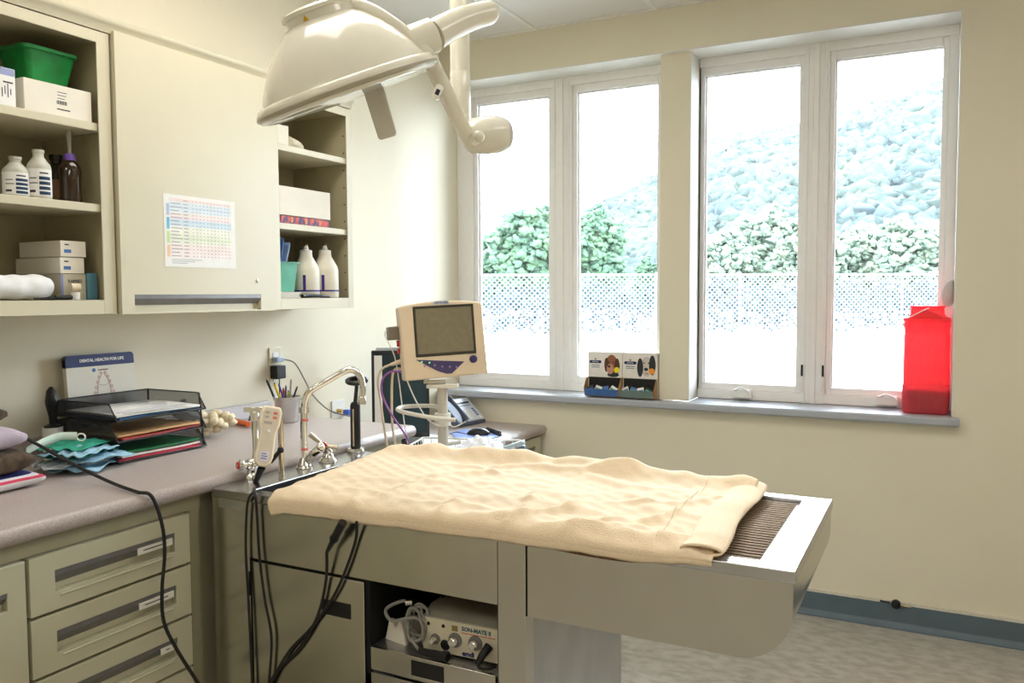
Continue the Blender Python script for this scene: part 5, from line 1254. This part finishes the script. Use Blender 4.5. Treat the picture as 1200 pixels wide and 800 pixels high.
M_mb = mat('mask_blue', sr(120, 170, 196), .8, col2=sr(168, 200, 214), scale=60, stretch=(1, 8, 1)); M_mg = mat('mask_green', sr(46, 150, 126), .8, var=.1); M_mw = mat('mask_white', sr(214, 220, 222), .8)
heap('face_masks', V((mc.x - .03, mc.y + .01, CZ)), [M_mb, M_mw, M_mb, M_mg, M_mb, M_mg], 'crumpled heap of blue and green face masks left of the letter tray', 'mask', 6, 5, .064, .078, .020)
b = B(); b.tube([at(32, 527, z=CZ + .085), at(55, 516, z=CZ + .090), at(75, 511, z=CZ + .092), at(90, 511, z=CZ + .088)], .001, 4)
P0 = [at(30, 529, z=CZ + .075), at(48, 519, z=CZ + .088), at(68, 511.5, z=CZ + .092), at(90, 511, z=CZ + .088)]
b = B(); P_ = catmull(P0, 8)
b.grid(lambda u, v: P_[min(int(u * 24), 24)] + V((.004, -.004, -.012)) * (v * 1.6 - .8), 24, 2)
t = thing('mask_strap', P0[0], 'pale green strap with a ring end arching over the face masks', 'strap')
o_ = obj('strap', b, mat('strap_cloth', sr(184, 200, 186), .7), t); o_.modifiers.new('thickness', 'SOLIDIFY').thickness = .0015
rc = at(95, 512, z=CZ + .086); b = B(); b.tube([rc + RT * (.011 * math.cos(a * .5236)) + UP * (.009 * math.sin(a * .5236)) for a in range(12)], .0022, 6, closed=True, sub=2); obj('ring', b, M_white, t)
# folded towels stacked at the far left
def folded(c, w, d, h, m, label, r=.5, rot=0, name='folded_towel', extra=None):
    Mx = Matrix.Translation(c) @ Matrix.Rotation(rot, 4, 'Z'); b = B(Mx); n = 18; rg_ = []
    for i in range(n + 1):
        s = i / n; y = -d / 2 + d * s; e = max(.0, 1 - (abs(2 * s - 1)) ** 14) ** .5; e = max(e, .5)
        ring = []
        for j in range(20):
            a = 2 * math.pi * j / 20; ca, sa = math.cos(a), math.sin(a)
            X = w / 2 * (abs(ca) ** .45) * (1 if ca > 0 else -1) * (.93 + .07 * e) * (1 + .02 * math.sin(s * 13 + j)); Z = h / 2 + h / 2 * (abs(sa) ** .6) * (1 if sa > 0 else -1) * e * (1 + .06 * math.sin(s * 9 + j * .8))
            ring.append((X, y, max(Z, 0.0)))
        rg_.append(ring)
    b.rings(rg_); return tag(obj(name, b, m, loc=c, ang=180), label, 'towel')
M_lil = mat('lilac_terry', sr(184, 172, 186), .95, bump=.9, bscale=420); M_brn = mat('mottled_brown_terry', sr(84, 70, 56), .95, var=.35, scale=50, bump=.9, bscale=420)
tc_ = at(-12, 560, z=CZ); print('towels', tc_)
bx = V((at(20, 572, z=CZ).x - .10, at(20, 572, z=CZ).y - .095, CZ))
M_str = bpy.data.materials.new('striped_towel_cloth'); M_str.use_nodes = True
_N = M_str.node_tree.nodes; _L = M_str.node_tree.links; _tc = _N.new('ShaderNodeTexCoord'); _sp = _N.new('ShaderNodeSeparateXYZ'); _L.new(_tc.outputs['Object'], _sp.inputs[0])
_cr = _N.new('ShaderNodeValToRGB'); _mr = _N.new('ShaderNodeMapRange'); _mr.inputs['From Min'].default_value = 0; _mr.inputs['From Max'].default_value = .05; _L.new(_sp.outputs['Z'], _mr.inputs[0]); _L.new(_mr.outputs[0], _cr.inputs[0]); _cr.color_ramp.interpolation = 'CONSTANT'
_e = _cr.color_ramp.elements; _e[0].position = 0; _e[0].color = (*sr(214, 210, 212), 1); _e[1].position = .42; _e[1].color = (*sr(196, 66, 90), 1)
for p_, c_ in ((.55, sr(214, 210, 216)), (.63, sr(44, 52, 120)), (.82, sr(206, 204, 210))): q = _e.new(p_); q.color = (*c_, 1)
_L.new(_cr.outputs[0], _N['Principled BSDF'].inputs['Base Color']); _N['Principled BSDF'].inputs['Roughness'].default_value = .95
folded(bx, .26, .30, .036, M_str, 'folded white towel with blue and red stripes at the bottom of the stack', name='folded_towel')
folded(bx + V((.0, -.015, .0365)), .25, .29, .058, M_brn, 'mottled brown folded towel above the striped towel', name='folded_towel')
folded(bx + V((.0, -.03, .095)), .24, .29, .052, M_lil, 'lilac grey folded towel above the mottled brown one', name='folded_towel')
folded(bx + V((-.04, -.03, .1475)), .15, .30, .045, M_brn, 'dark brown folded towel on top of the stack at the far left', name='folded_towel')
# black cable running from the stack over the counter edge
xe = CX + .006
P = [at(29, 512, x=.30), at(50, 524, x=.34), at(90, 546, x=.44), at(130, 565, x=.55), V((CX - .02, at(160, 578, x=CX - .02).y, CT + .006)), V((xe, at(178, 592, x=xe).y, CT - .006)), at(190, 615, x=xe + .01), at(193, 650, x=xe + .01), at(190, 690, x=xe + .01), at(192, 728, x=xe + .01), at(208, 762, x=xe + .02), at(236, 806, x=xe + .03)]
b = B(); b.tube(P, .0042, 8, sub=8); tag(obj('cable', b, M_blackm, loc=P[4]), 'long black cable drooping from the folded towels over the counter edge past the drawers', 'cable')
# ================================================================ things in the wall cabinets
def carton(x0, x1, y0, y1, z0, h, m, label, name='carton', M=None, deco=None, rot=0):
    c = V(((x0 + x1) / 2, (y0 + y1) / 2, z0)); t = thing(name, c, label, 'box')
    M = Matrix.Translation(c) @ Matrix.Rotation(rot, 4, 'Z'); w, d = (x1 - x0) / 2, (y1 - y0) / 2
    b = B(M); b.box(-w, w, -d, d, 0, h); obj('carton_body', b, m, t, bevel=.0012)
    b = B(M); b.box(-w, w, -d - .0002, -d + .0002, h * .985, h); 
    if deco: deco(M, w, d, h, t)
    return t
def px_y(px, x): return at(px, 200, x=x).y
e = .001
S1, S2, S0 = SH['l1'] + e, SH['l2'] + e, SH['bot'] + e
FX = CF - .012
def bars(M, t, items, name='print', ms=None):
    b = B(M)
    for x0, x1, z0, z1, mi, X in items: b.mi = mi; b.box(X, X + .0004, x0, x1, z0, z1)
    obj(name, b, ms or [M_ink, M_blue], t, kind='stuff')
# top shelf, left unit
ya0, ya1 = at(28, 110, x=FX).y, at(107, 120, x=FX).y
h = at(28, 90, x=FX).z - S1
def d1(M, w, d, h, t):
    it = [(-.006 + i * .0036, -.004 + i * .0036, h * .38, h * .50, 0, w) for i in range(8)] + [(-.004, .022, h * .76, h * .78, 0, w), (-.004, .020, h * .66, h * .68, 0, w), (-.006, .030, h * .20, h * .24, 0, w), (-.004, .016, h * .56, h * .58, 0, w)]
    bars(M, t, it)
carton(FX - .15, FX, ya0, ya1, S1, h, M_card, 'long white carton with a barcode under the green basket, top left shelf', deco=d1)
t = thing('green_basket', (FX - .09, (ya0 + ya1) / 2, S1 + h), 'bright green translucent plastic bin on top of the barcoded white carton', 'bin')
M_gb = mat('green_bin', sr(20, 128, 58), .3, var=.2, scale=20, trans=.15)
zg = S1 + h + e; zg1 = min(at(60, 62, x=FX - .06).z, zt - .025); gx0_, gx1_ = FX - .16, FX - .035; gy0, gy1 = ya0 + .03, ya1 - .012; b = B()
R0 = [(x, y) for x, y in rrect(gx0_ + .015, gx1_ - .015, gy0 + .02, gy1 - .02, .012)]; R1 = [(x, y) for x, y in rrect(gx0_, gx1_, gy0, gy1, .016)]
R0i = [(x, y) for x, y in rrect(gx0_ + .018, gx1_ - .018, gy0 + .023, gy1 - .023, .010)]; R1i = rrect(gx0_ + .003, gx1_ - .003, gy0 + .003, gy1 - .003, .013)
b.rings([[(x, y, zg) for x, y in R0], [(x, y, zg1 - .004) for x, y in R1], [(x, y, zg1) for x, y in R1], [(x, y, zg1) for x, y in R1i], [(x, y, zg + .003) for x, y in R0i]]); obj('bin_body', b, M_gb, t)
b = B(); ro = rrect(gx0_ - .005, gx1_ + .005, gy0 - .005, gy1 + .005, .018); ri = rrect(gx0_ + .001, gx1_ - .001, gy0 + .001, gy1 - .001, .015)
b.rings([[(x, y, zg1 - .008) for x, y in ro], [(x, y, zg1 + .001) for x, y in ro], [(x, y, zg1 + .001) for x, y in ri], [(x, y, zg1 - .008) for x, y in ri]], caps=False, closed=True); obj('bin_rim', b, M_green, t)
yp1 = at(18, 100, x=FX).y; hp2 = at(10, 80, x=FX).z - S1
def d2(M, w, d, h, t):
    bars(M, t, [(-d + .002, d - .002, h * .80, h * .99, 1, w), (d - .030, d - .006, h * .60, h * .64, 0, w)] + [(d - .034 + i * .007, d - .032 + i * .007, h * (.22 + .08 * (i % 2)), h * (.46 + .06 * (i % 3)), 0, w) for i in range(4)], ms=[M_ink, mat('violet_band', sr(150, 160, 200), .5)])
carton(FX - .12, FX, yp1 - .10, yp1, S1, hp2, M_paper, 'small white and lilac carton with printed drawing at the picture edge', deco=d2)
# middle shelf, left unit
def bottle(px, top, bot_z, r, label, kind, x=None, base_px=None):
    xx = x if x is not None else FX - .04; base = V((xx, at(px, 200, x=xx).y, bot_z)); Ht = at(px, top, x=xx).z - bot_z
    return base, Ht
def vial(px, top, r, label, S, x):
    base, Ht = bottle(px, top, S, r, label, 0, x); t = thing('medicine_bottle', base, label, 'bottle')
    b = B(); b.lathe([(r * .96, 0), (r, .004), (r, Ht * .64), (r * .93, Ht * .70), (r * .62, Ht * .80), (r * .45, Ht * .86), (r * .45, Ht * .93), (r * .50, Ht * .94), (r * .50, Ht), (r * .1, Ht)], base, (0, 0, 1), 28)
    obj('bottle_body', b, mat('frosted_plastic', sr(206, 204, 190), .35, trans=.15), t)
    b = B(); b.lathe([(r * 1.012, Ht * .06), (r * 1.012, Ht * .60)], base, (0, 0, 1), 28); lb = obj('label', b, M_paper, t)
    b = B(); ang0 = math.atan2(CAM.y - base.y, CAM.x - base.x)
    def arc(a0, a1, z0, z1, mi):
        b.mi = mi; n = 6; rr_ = r * 1.03
        for i in range(n):
            A0, A1 = ang0 + a0 + (a1 - a0) * i / n, ang0 + a0 + (a1 - a0) * (i + 1) / n
            ids = [b._v((base.x + rr_ * math.cos(A), base.y + rr_ * math.sin(A), base.z + Ht * z)) for A, z in ((A0, z0), (A1, z0), (A1, z1), (A0, z1))]; b._f(ids)
    for z0 in (.08, .18, .28, .38): arc(0.0, 1.0, z0, z0 + .065, 0)
    arc(.05, .8, .50, .53, 1); arc(-.8, -.2, .40, .42, 1); arc(-.8, -.1, .30, .32, 1); arc(-.8, -.3, .12, .17, 1)
    obj('label_print', b, [mat('navy_label', sr(24, 54, 84), .5), M_ink], lb, kind='stuff')
    return t
vial(18, 184, .030, 'shorter frosted medicine bottle with navy label at the left of the middle shelf', S2, FX - .05)
vial(45.5, 176, .0285, 'taller frosted white medicine bottle with navy striped label, no cap', S2, FX - .035)
base, Ht = bottle(66, 182, S2, .03, '', 0, FX - .14)
t = thing('medicine_bottle', base, 'dark brown bottle standing behind the taller white medicine bottle', 'bottle')
b = B(); b.lathe([(.030, 0), (.031, .004), (.031, Ht * .62), (.022, Ht * .76), (.014, Ht * .82), (.014, Ht * .9), (.018, Ht * .9), (.018, Ht), (.004, Ht)], base, (0, 0, 1), 26); obj('bottle_body', b, mat('dark_glass', sr(30, 24, 18), .12, coat=.3), t)
b = B(); b.lathe([(.0315, Ht * .1), (.0315, Ht * .5)], base, (0, 0, 1), 26); obj('label', b, mat('orange_label', sr(150, 110, 84), .6), t)
base, Ht = bottle(82, 153, S2, .028, '', 0, FX - .045)
t = thing('medicine_bottle', base, 'brown glass bottle with purple collar and clear syringe dropper in its neck', 'bottle')
r = .0275; hz = at(82, 186, x=base.x).z - S2
b = B(); b.lathe([(r * .95, 0), (r, .005), (r, hz * .72), (r * .9, hz * .84), (r * .62, hz * .93), (r * .42, hz * .98), (r * .42, hz)], base, (0, 0, 1), 28); obj('bottle_body', b, mat('amber_glass', sr(44, 28, 14), .08, coat=.5), t)
b = B(); b.lathe([(.0145, hz - .012), (.0150, hz + .008), (.0135, hz + .012), (.006, hz + .013)], base, (0, 0, 1), 20); obj('collar', b, mat('purple_cap', sr(104, 72, 158), .4), t)
b = B(); b.lathe([(.0055, hz + .012), (.0055, hz + .045), (.007, hz + .046), (.007, Ht), (.002, Ht)], base, (0, 0, 1), 12); obj('dropper', b, mat('clear_dropper', sr(196, 192, 176), .2, trans=.4), t)
# bottom shelf, left unit
bxl, bxr = at(21, 340, x=FX).y, at(101, 340, x=FX - .02).y
hz1 = at(70, 302, x=FX - .06).z; hz2 = at(70, 283, x=FX - .06).z; hm = at(70, 321, x=FX - .06).z
def d3(M, w, d, h, t): bars(M, t, [(-d + .010, -d + .030, h * .25, h * .46, 1, w), (-d + .012, -d + .024, h * .72, h * .80, 0, w)])
wd_ = 0.115
yr_ = at(99, 330, x=FX - .03).y
cf = FX - .03
def flatbox(y1, x1, z0, h, label, w=.066): return carton(x1 - .17, x1, y1 - w, y1, z0, h, M_card, label, deco=d3)
hb = hm - S0
def d4(M, w, d, h, t):
    bars(M, t, [(-d, -d + .006, .002, h - .002, 1, w)], ms=[M_ink, mat('violet_edge', sr(130, 140, 200), .5)])
    text('lettering', 'RAMSES', .012, M @ V((w + .0005, .004, h * .72)), (0, 1, 0), (0, 0, 1), M_ink, t)
Yr = at(101, 340, x=cf).y; Yl = at(72, 340, x=cf).y
carton(cf - .17, cf, Yl, Yr, S0, hb, M_cardg, 'upright white carton with violet edge and dark lettering, under two flat boxes', deco=d4)
hh_ = (at(86, 301, x=cf).z - at(86, 320, x=cf).z)
carton(cf - .19, cf + .001, Yl - .002, Yr - .004, S0 + hb + e, hh_ - e, M_card, 'lower of two flat white boxes with a blue oval mark, bottom left shelf', deco=d3)
carton(cf - .175, cf + .002, Yl, Yr + .002, S0 + hb + hh_ + 2 * e, hh_ - e, M_card, 'upper of two flat white boxes with a blue oval mark, bottom left shelf', deco=d3)
# tape rolls
p = at(88, 351, x=cf + .012); rt = .011
b = B(); tz = S0; b.lathe([(.004, 0), (.0115, 0), (.0115, .020), (.004, .020)], (cf + .0165, at(88, 350, x=cf + .015).y, tz), (0, 0, 1), 24); tag(obj('tape_roll', b, M_white, loc=(cf + .0165, at(88, 350, x=cf + .015).y, tz)), 'white tape roll lying flat on the shelf in front of the lettered carton', 'tape')
yt = at(88, 350, x=cf + .015).y; b = B(); b.lathe([(.004, 0), (.0115, 0), (.0115, .022), (.004, .022)], (cf + .0165, yt - .012, tz + .020 + .0118), (.25, .97, 0), 24); b.mi = 1; b.lathe([(.0041, .0223), (.0041, .0004)], (cf + .0165, yt - .012, tz + .0318), (.25, .97, 0), 20)
tag(obj('tape_roll', b, [mat('tan_tape', sr(222, 206, 178), .6), M_dark], loc=(cf + .0165, yt, tz + .032)), 'tan tape roll on its side on top of the flat white roll', 'tape')
ybl = Yr + .003; b = B(); b.box(cf - .10, cf + .002, ybl, at(114, 340, x=cf).y, S0, at(108, 320, x=cf).z); t = tag(obj('blue_carton', b, mat('pale_blue_card', sr(92, 142, 162), .6), loc=(cf, ybl, S0), bevel=.002), 'pale blue carton squeezed beside the cabinet wall, bottom left shelf', 'box')
# white gauze bundle
gp = at(28, 356, x=FX - .01); b = B(); gl, gr = at(-12, 340, x=FX - .03).y, at(61, 340, x=FX - .03).y; gh = at(30, 321, x=FX - .03).z - S0
def gz(i, n=16):
    s = i / n; y = gl + (gr - gl) * s; r_ = gh / 2 * (.96 + .05 * math.sin(s * 19)) * (1 - max(0, s - .86) * 2.2) * (.84 if .50 < s < .56 else 1)
    return [(FX - .042 + r_ * .95 * math.cos(a) * (1 + .05 * math.sin(a * 3 + s * 7)), y, max(S0, S0 + gh / 2 + (r_ * (1.0 + .05 * math.sin(a * 2 + s * 5))) * math.sin(a))) for a in [2 * math.pi * j / 22 for j in range(22)]]
b.rings([gz(i) for i in range(17)]); tag(obj('gauze_bundle', b, mat('white_soft_wrap', sr(232, 232, 232), .8, bump=.4, bscale=30), loc=(FX - .04, (gl + gr) / 2, S0), ang=70), 'rounded white wrapped roll bundle at the left of the bottom shelf', 'gauze')
mk = at(68, 355, x=FX + .002); b = B(); mx_ = CF - .010; y0_, y1_ = at(40, 357, x=mx_).y, at(84, 355, x=mx_).y; b.cyl((mx_, y0_, S0 + .0035), (mx_, y0_ + (y1_ - y0_) * .55, S0 + .0045), .0025, .004, 10); b.cyl((mx_, y0_ + (y1_ - y0_) * .55, S0 + .0065), (mx_, y1_, S0 + .0065), .0062, n=12)
tag(obj('marker_pen', b, M_black, loc=(mx_, y0_, S0)), 'black marker lying at the front edge of the bottom left shelf', 'pen')
# right unit
R1_, R2_, R0_ = SH['r1'] + e, SH['r2'] + e, SH['bot'] + e
y0_, y1_ = yb_ + .022, at(338, 150, x=FX - .02).y
carton(FX - .12, FX - .02, y0_ + .004, max(y1_, y0_ + .03), R1_, at(330, 146, x=FX - .02).z - R1_, M_card, 'small white carton on the top shelf nearest the window')
q = at(352, 158, x=FX - .06); b = B(); b.tube([(FX - .03, y1_ + .006 if y1_ > y0_ + .03 else y0_ + .04, R1_ + .022), (FX - .06, q.y - .01, R1_ + .020), (FX - .09, q.y + .03, R1_ + .014)], lambda s: .020 - .008 * s, 14); tag(obj('gauze_roll', b, mat('cream_wrap', sr(214, 206, 184), .85, bump=.3), loc=(FX - .06, q.y, R1_)), 'cream gauze roll lying beside the small carton on the top shelf', 'gauze')
ym0, ym1 = yb_ + .024, at(387, 240, x=FX).y; zp = at(330, 250, x=FX).z; zp = R2_ + .028
t = thing('patterned_box', (FX - .09, (ym0 + ym1) / 2, R2_), 'flat box with red, orange and purple pattern under the large white carton', 'box')
b = B(); b.box(FX - .13, FX - .004, ym0, ym1 - .004, R2_, zp - e); obj('carton_body', b, mat('purple_red_pattern', sr(190, 70, 56), .5, col2=sr(84, 52, 92), scale=45, detail=1, ramp=(.46, .54)), t, bevel=.001)
b = B()
for i in range(11):
    yy = ym0 + .008 + i * (ym1 - ym0 - .02) / 11; b.mi = i % 3; b.prism([(yy, R2_ + .004), (yy + .009, R2_ + .004), (yy + .013, R2_ + .014), (yy + .009, R2_ + .024), (yy, R2_ + .024), (yy + .004, R2_ + .014)], 'yz', FX - .004, FX - .0034)
obj('pattern', b, [mat('orange_pat', sr(226, 130, 60), .5), mat('red_pat', sr(200, 62, 48), .5), mat('plum_pat', sr(96, 60, 100), .5)], t, kind='stuff')
carton(FX - .135, FX - .001, ym0, ym1 + .001, zp, at(330, 217, x=FX).z - zp, M_card, 'large plain white carton on the patterned box, middle right shelf')
# squeeze bottles
def squeeze(px, label, x, lbl=True):
    base = V((x, at(px, 340, x=x).y, R0_)); Hs = at(px, 286, x=x).z - R0_; r = at(px + 10.0, 340, x=x).y - base.y
    t = thing('squeeze_bottle', base, label, 'bottle', 'squeeze bottles on the bottom right shelf')
    b = B(); b.lathe([(r * .95, 0), (r, .004), (r, Hs * .50), (r * .92, Hs * .58), (r * .50, Hs * .76), (r * .46, Hs * .84), (r * .46, Hs * .85)], base, (0, 0, 1), 28); obj('bottle_body', b, mat('squeeze_white', sr(226, 220, 204), .4), t)
    b = B(); b.lathe([(r * .47, Hs * .845), (r * .47, Hs * .88), (r * .22, Hs * .90), (r * .13, Hs * .975)], base, (0, 0, 1), 20); b.mi = 1; b.lathe([(r * .14, Hs * .97), (r * .14, Hs)], base, (0, 0, 1), 12); obj('nozzle', b, [M_white, mat('brown_tip', sr(120, 60, 44), .5)], t)
    b = B(); a0 = math.atan2(CAM.y - base.y, CAM.x - base.x)
    def arc(s0, s1, z0, z1):
        n = 10
        for i in range(n):
            A0, A1 = a0 + s0 + (s1 - s0) * i / n, a0 + s0 + (s1 - s0) * (i + 1) / n
            b._f([b._v((base.x + r * 1.015 * math.cos(A), base.y + r * 1.015 * math.sin(A), base.z + Hs * z)) for A, z in ((A0, z0), (A1, z0), (A1, z1), (A0, z1))])
    arc(-1.4, 1.4, .115, .145); arc(-.28, -.06, .145, .42); obj('label_print', b, mat('violet_ink', sr(58, 40, 130), .5), t, label='violet L shaped mark')
    return t
squeeze(359.5, 'white squeeze bottle with nozzle beside the green basket, left of its twin', FX - .05)
squeeze(381.5, 'white squeeze bottle with nozzle nearest the window in the wall cabinet', FX - .04)
# paper stack with green caddy on top
yy0, yy1 = yb_ + .022, at(353, 350, x=FX).y; zs0 = R0_; zs1 = at(330, 342, x=FX).z
t = thing('paper_stack', (FX - .08, (yy0 + yy1) / 2, zs0), 'stack of white papers and booklets under the teal caddy', 'paper')
n = 5
for i in range(n):
    b = B(); a = (zs1 - zs0) / n; b.box(FX - .14, FX - .002 - .004 * (i % 2), yy0, yy1 - .003 * (i % 3) - (.0 if i < n - 1 else -.008), zs0 + a * i + .0002, zs0 + a * (i + 1)); obj('booklet', b, M_paper if i % 2 else M_card, t, bevel=.0006)
zc1 = at(330, 306, x=FX - .01).z; yy2 = at(352, 320, x=FX - .01).y
t = thing('teal_caddy', (FX - .07, (yy0 + yy2) / 2, zs1), 'teal plastic caddy tilted slightly on the paper stack', 'caddy')
TMx = Matrix.Translation(V((FX - .07, (yy0 + yy2) / 2, zs1 + .002))); b = B(TMx); hw_, hd_ = .055, (yy2 - yy0) / 2 - .002; hc_ = zc1 - zs1 - .004
Ro = rrect(-hw_ * .86, hw_ * .86, -hd_ * .82, hd_ * .82, .008); Rt = rrect(-hw_, hw_, -hd_, hd_, .008); Ri = rrect(-hw_ + .003, hw_ - .003, -hd_ + .003, hd_ - .003, .006)
b.rings([[(x, y, 0) for x, y in Ro], [(x, y, hc_) for x, y in Rt], [(x, y, hc_) for x, y in Ri], [(x * .86, y * .82, .004) for x, y in Ri]]); obj('caddy_body', b, M_teal, t)
b = B(TMx); Rr = rrect(-hw_ - .005, hw_ + .005, -hd_ - .0015, hd_ + .0045, .008)
b.rings([[(x, y, hc_ - .003) for x, y in Rr], [(x, y, hc_ + .001) for x, y in Rr], [(x, y, hc_ + .001) for x, y in Rt], [(x, y, hc_ - .003) for x, y in Rt]], caps=False, closed=True); b.box(-hw_ + .002, hw_ - .002, -hd_ * .35 - .001, -hd_ * .35 + .001, .002, hc_ - .004); obj('caddy_rim', b, M_teal, t)
M_pouch = mat('blue_pouch_film', sr(86, 122, 190), .35, col2=sr(120, 160, 216), scale=25)
for i, (dy, dx, tilt, top, lab) in enumerate(((-.020, -.012, 6, 275, 'blue film pouch standing at the left in the teal caddy'), (-.004, -.006, 9, 279, 'blue film pouch standing in the middle of the teal caddy'), (.010, -.002, 14, 283, 'blue and white pouch leaning right out of the teal caddy'))):
    c = TMx @ V((dx, dy, .010)); hgt = at(340, top, x=c.x).z - c.z; b = B(Matrix.Translation(c) @ Matrix.Rotation(math.radians(-tilt), 4, 'X') @ Matrix.Rotation(math.radians(8), 4, 'Z'))
    b.grid(lambda u, v: ((u - .5) * .058, .003 * math.sin(v * 3.1) * math.sin(u * 3.1) + .002 * math.sin(v * 14 + i), v * hgt), 10, 12)
    o_ = obj('pouch', b, M_pouch if i < 2 else mat('white_pouch_film', sr(170, 196, 226), .4), loc=c); o_.modifiers.new('thickness', 'SOLIDIFY').thickness = .003
    tag(o_, lab, 'pouch', 'pouches in the teal caddy')
qx = at(370, 350, x=CF - .012); b = B(); b.tube([(CF - .013, at(354, 350, x=CF - .013).y, R0_ + .007), (CF - .013, at(372, 350, x=CF - .013).y, R0_ + .008), (CF - .013, at(388, 352, x=CF - .013).y, R0_ + .004)], lambda s: .0068 - .003 * s, 10)
tag(obj('black_brush', b, M_black, loc=(CF - .013, qx.y, R0_)), 'black brush lying in front of the squeeze bottles', 'brush')
# chart taped on the door
ch0, ch1, ch2, ch3 = at(191, 226, x=CF + .018), at(275, 237, x=CF + .018), at(276, 315, x=CF + .018), at(193, 312, x=CF + .018)
Yc0, Yc1, Zc1, Zc0 = (ch0.y + ch3.y) / 2, (ch1.y + ch2.y) / 2, (ch0.z + ch1.z) / 2, (ch2.z + ch3.z) / 2
W, Hc = Yc1 - Yc0, Zc1 - Zc0; X = CF + .0185
t = thing('dosage_chart', (X, Yc0, Zc0), 'white paper dosage chart with pastel rows taped to the closed cabinet door', 'chart')
b = B(); b.box(X, X + .0006, Yc0, Yc1, Zc0, Zc1); sh_ = obj('sheet', b, M_paper, t)
X += .0006; b = B(); rows = 17; cols = [(236, 210, 206), (198, 220, 236), (186, 212, 232), (206, 226, 240), (240, 222, 220), (238, 216, 222), (176, 210, 232), (188, 220, 236), (238, 240, 222), (240, 242, 220), (228, 234, 200), (214, 226, 180), (232, 236, 206), (246, 226, 214), (244, 218, 212), (246, 224, 218), (248, 232, 226)]
rh = Hc * .82 / rows; ms = [mat('row_tint', sr(*[int(q * .55 + 238 * .45) for q in c]), .7) for c in cols]
for i in range(rows): b.mi = i; z1 = Zc1 - Hc * .05 - rh * i; b.box(X, X + .0002, Yc0 + W * .07, Yc1 - W * .06, z1 - rh + .0008, z1)
obj('table_rows', b, ms, sh_, kind='stuff')
b = B(); X += .0002
for i in range(rows):
    z = Zc1 - Hc * .05 - rh * (i + .5)
    if i: b.box(X, X + .0002, Yc0 + W * .09, Yc0 + W * (.20 + .02 * (i % 3)), z - .0014, z + .0012)
    b.box(X, X + .0002, Yc0 + W * .26, Yc0 + W * .32, z - .0014, z + .0012)
    for j in range(11): b.box(X, X + .0002, Yc0 + W * (.38 + .051 * j), Yc0 + W * (.395 + .051 * j), z - .0012, z + .0012)
for k in range(3): b.box(X, X + .0002, Yc0 + W * .09, Yc0 + W * (.5 - .1 * k), Zc0 + Hc * (.10 - .025 * k), Zc0 + Hc * (.108 - .025 * k))
b.mi = 1
for k, (c) in enumerate((0, 1, 2, 3)): b.mi = 1 + k; b.box(X, X + .0002, Yc0 + W * .035, Yc0 + W * .07, Zc0 + Hc * (.14 + .19 * k), Zc0 + Hc * (.30 + .19 * k))
obj('table_text', b, [mat('grey_ink', sr(168, 172, 184), .7), mat('tab_orange', sr(240, 200, 160), .7), mat('tab_green', sr(200, 220, 160), .7), mat('tab_blue', sr(110, 190, 220), .7), mat('tab_lilac', sr(180, 196, 226), .7)], sh_, kind='stuff')
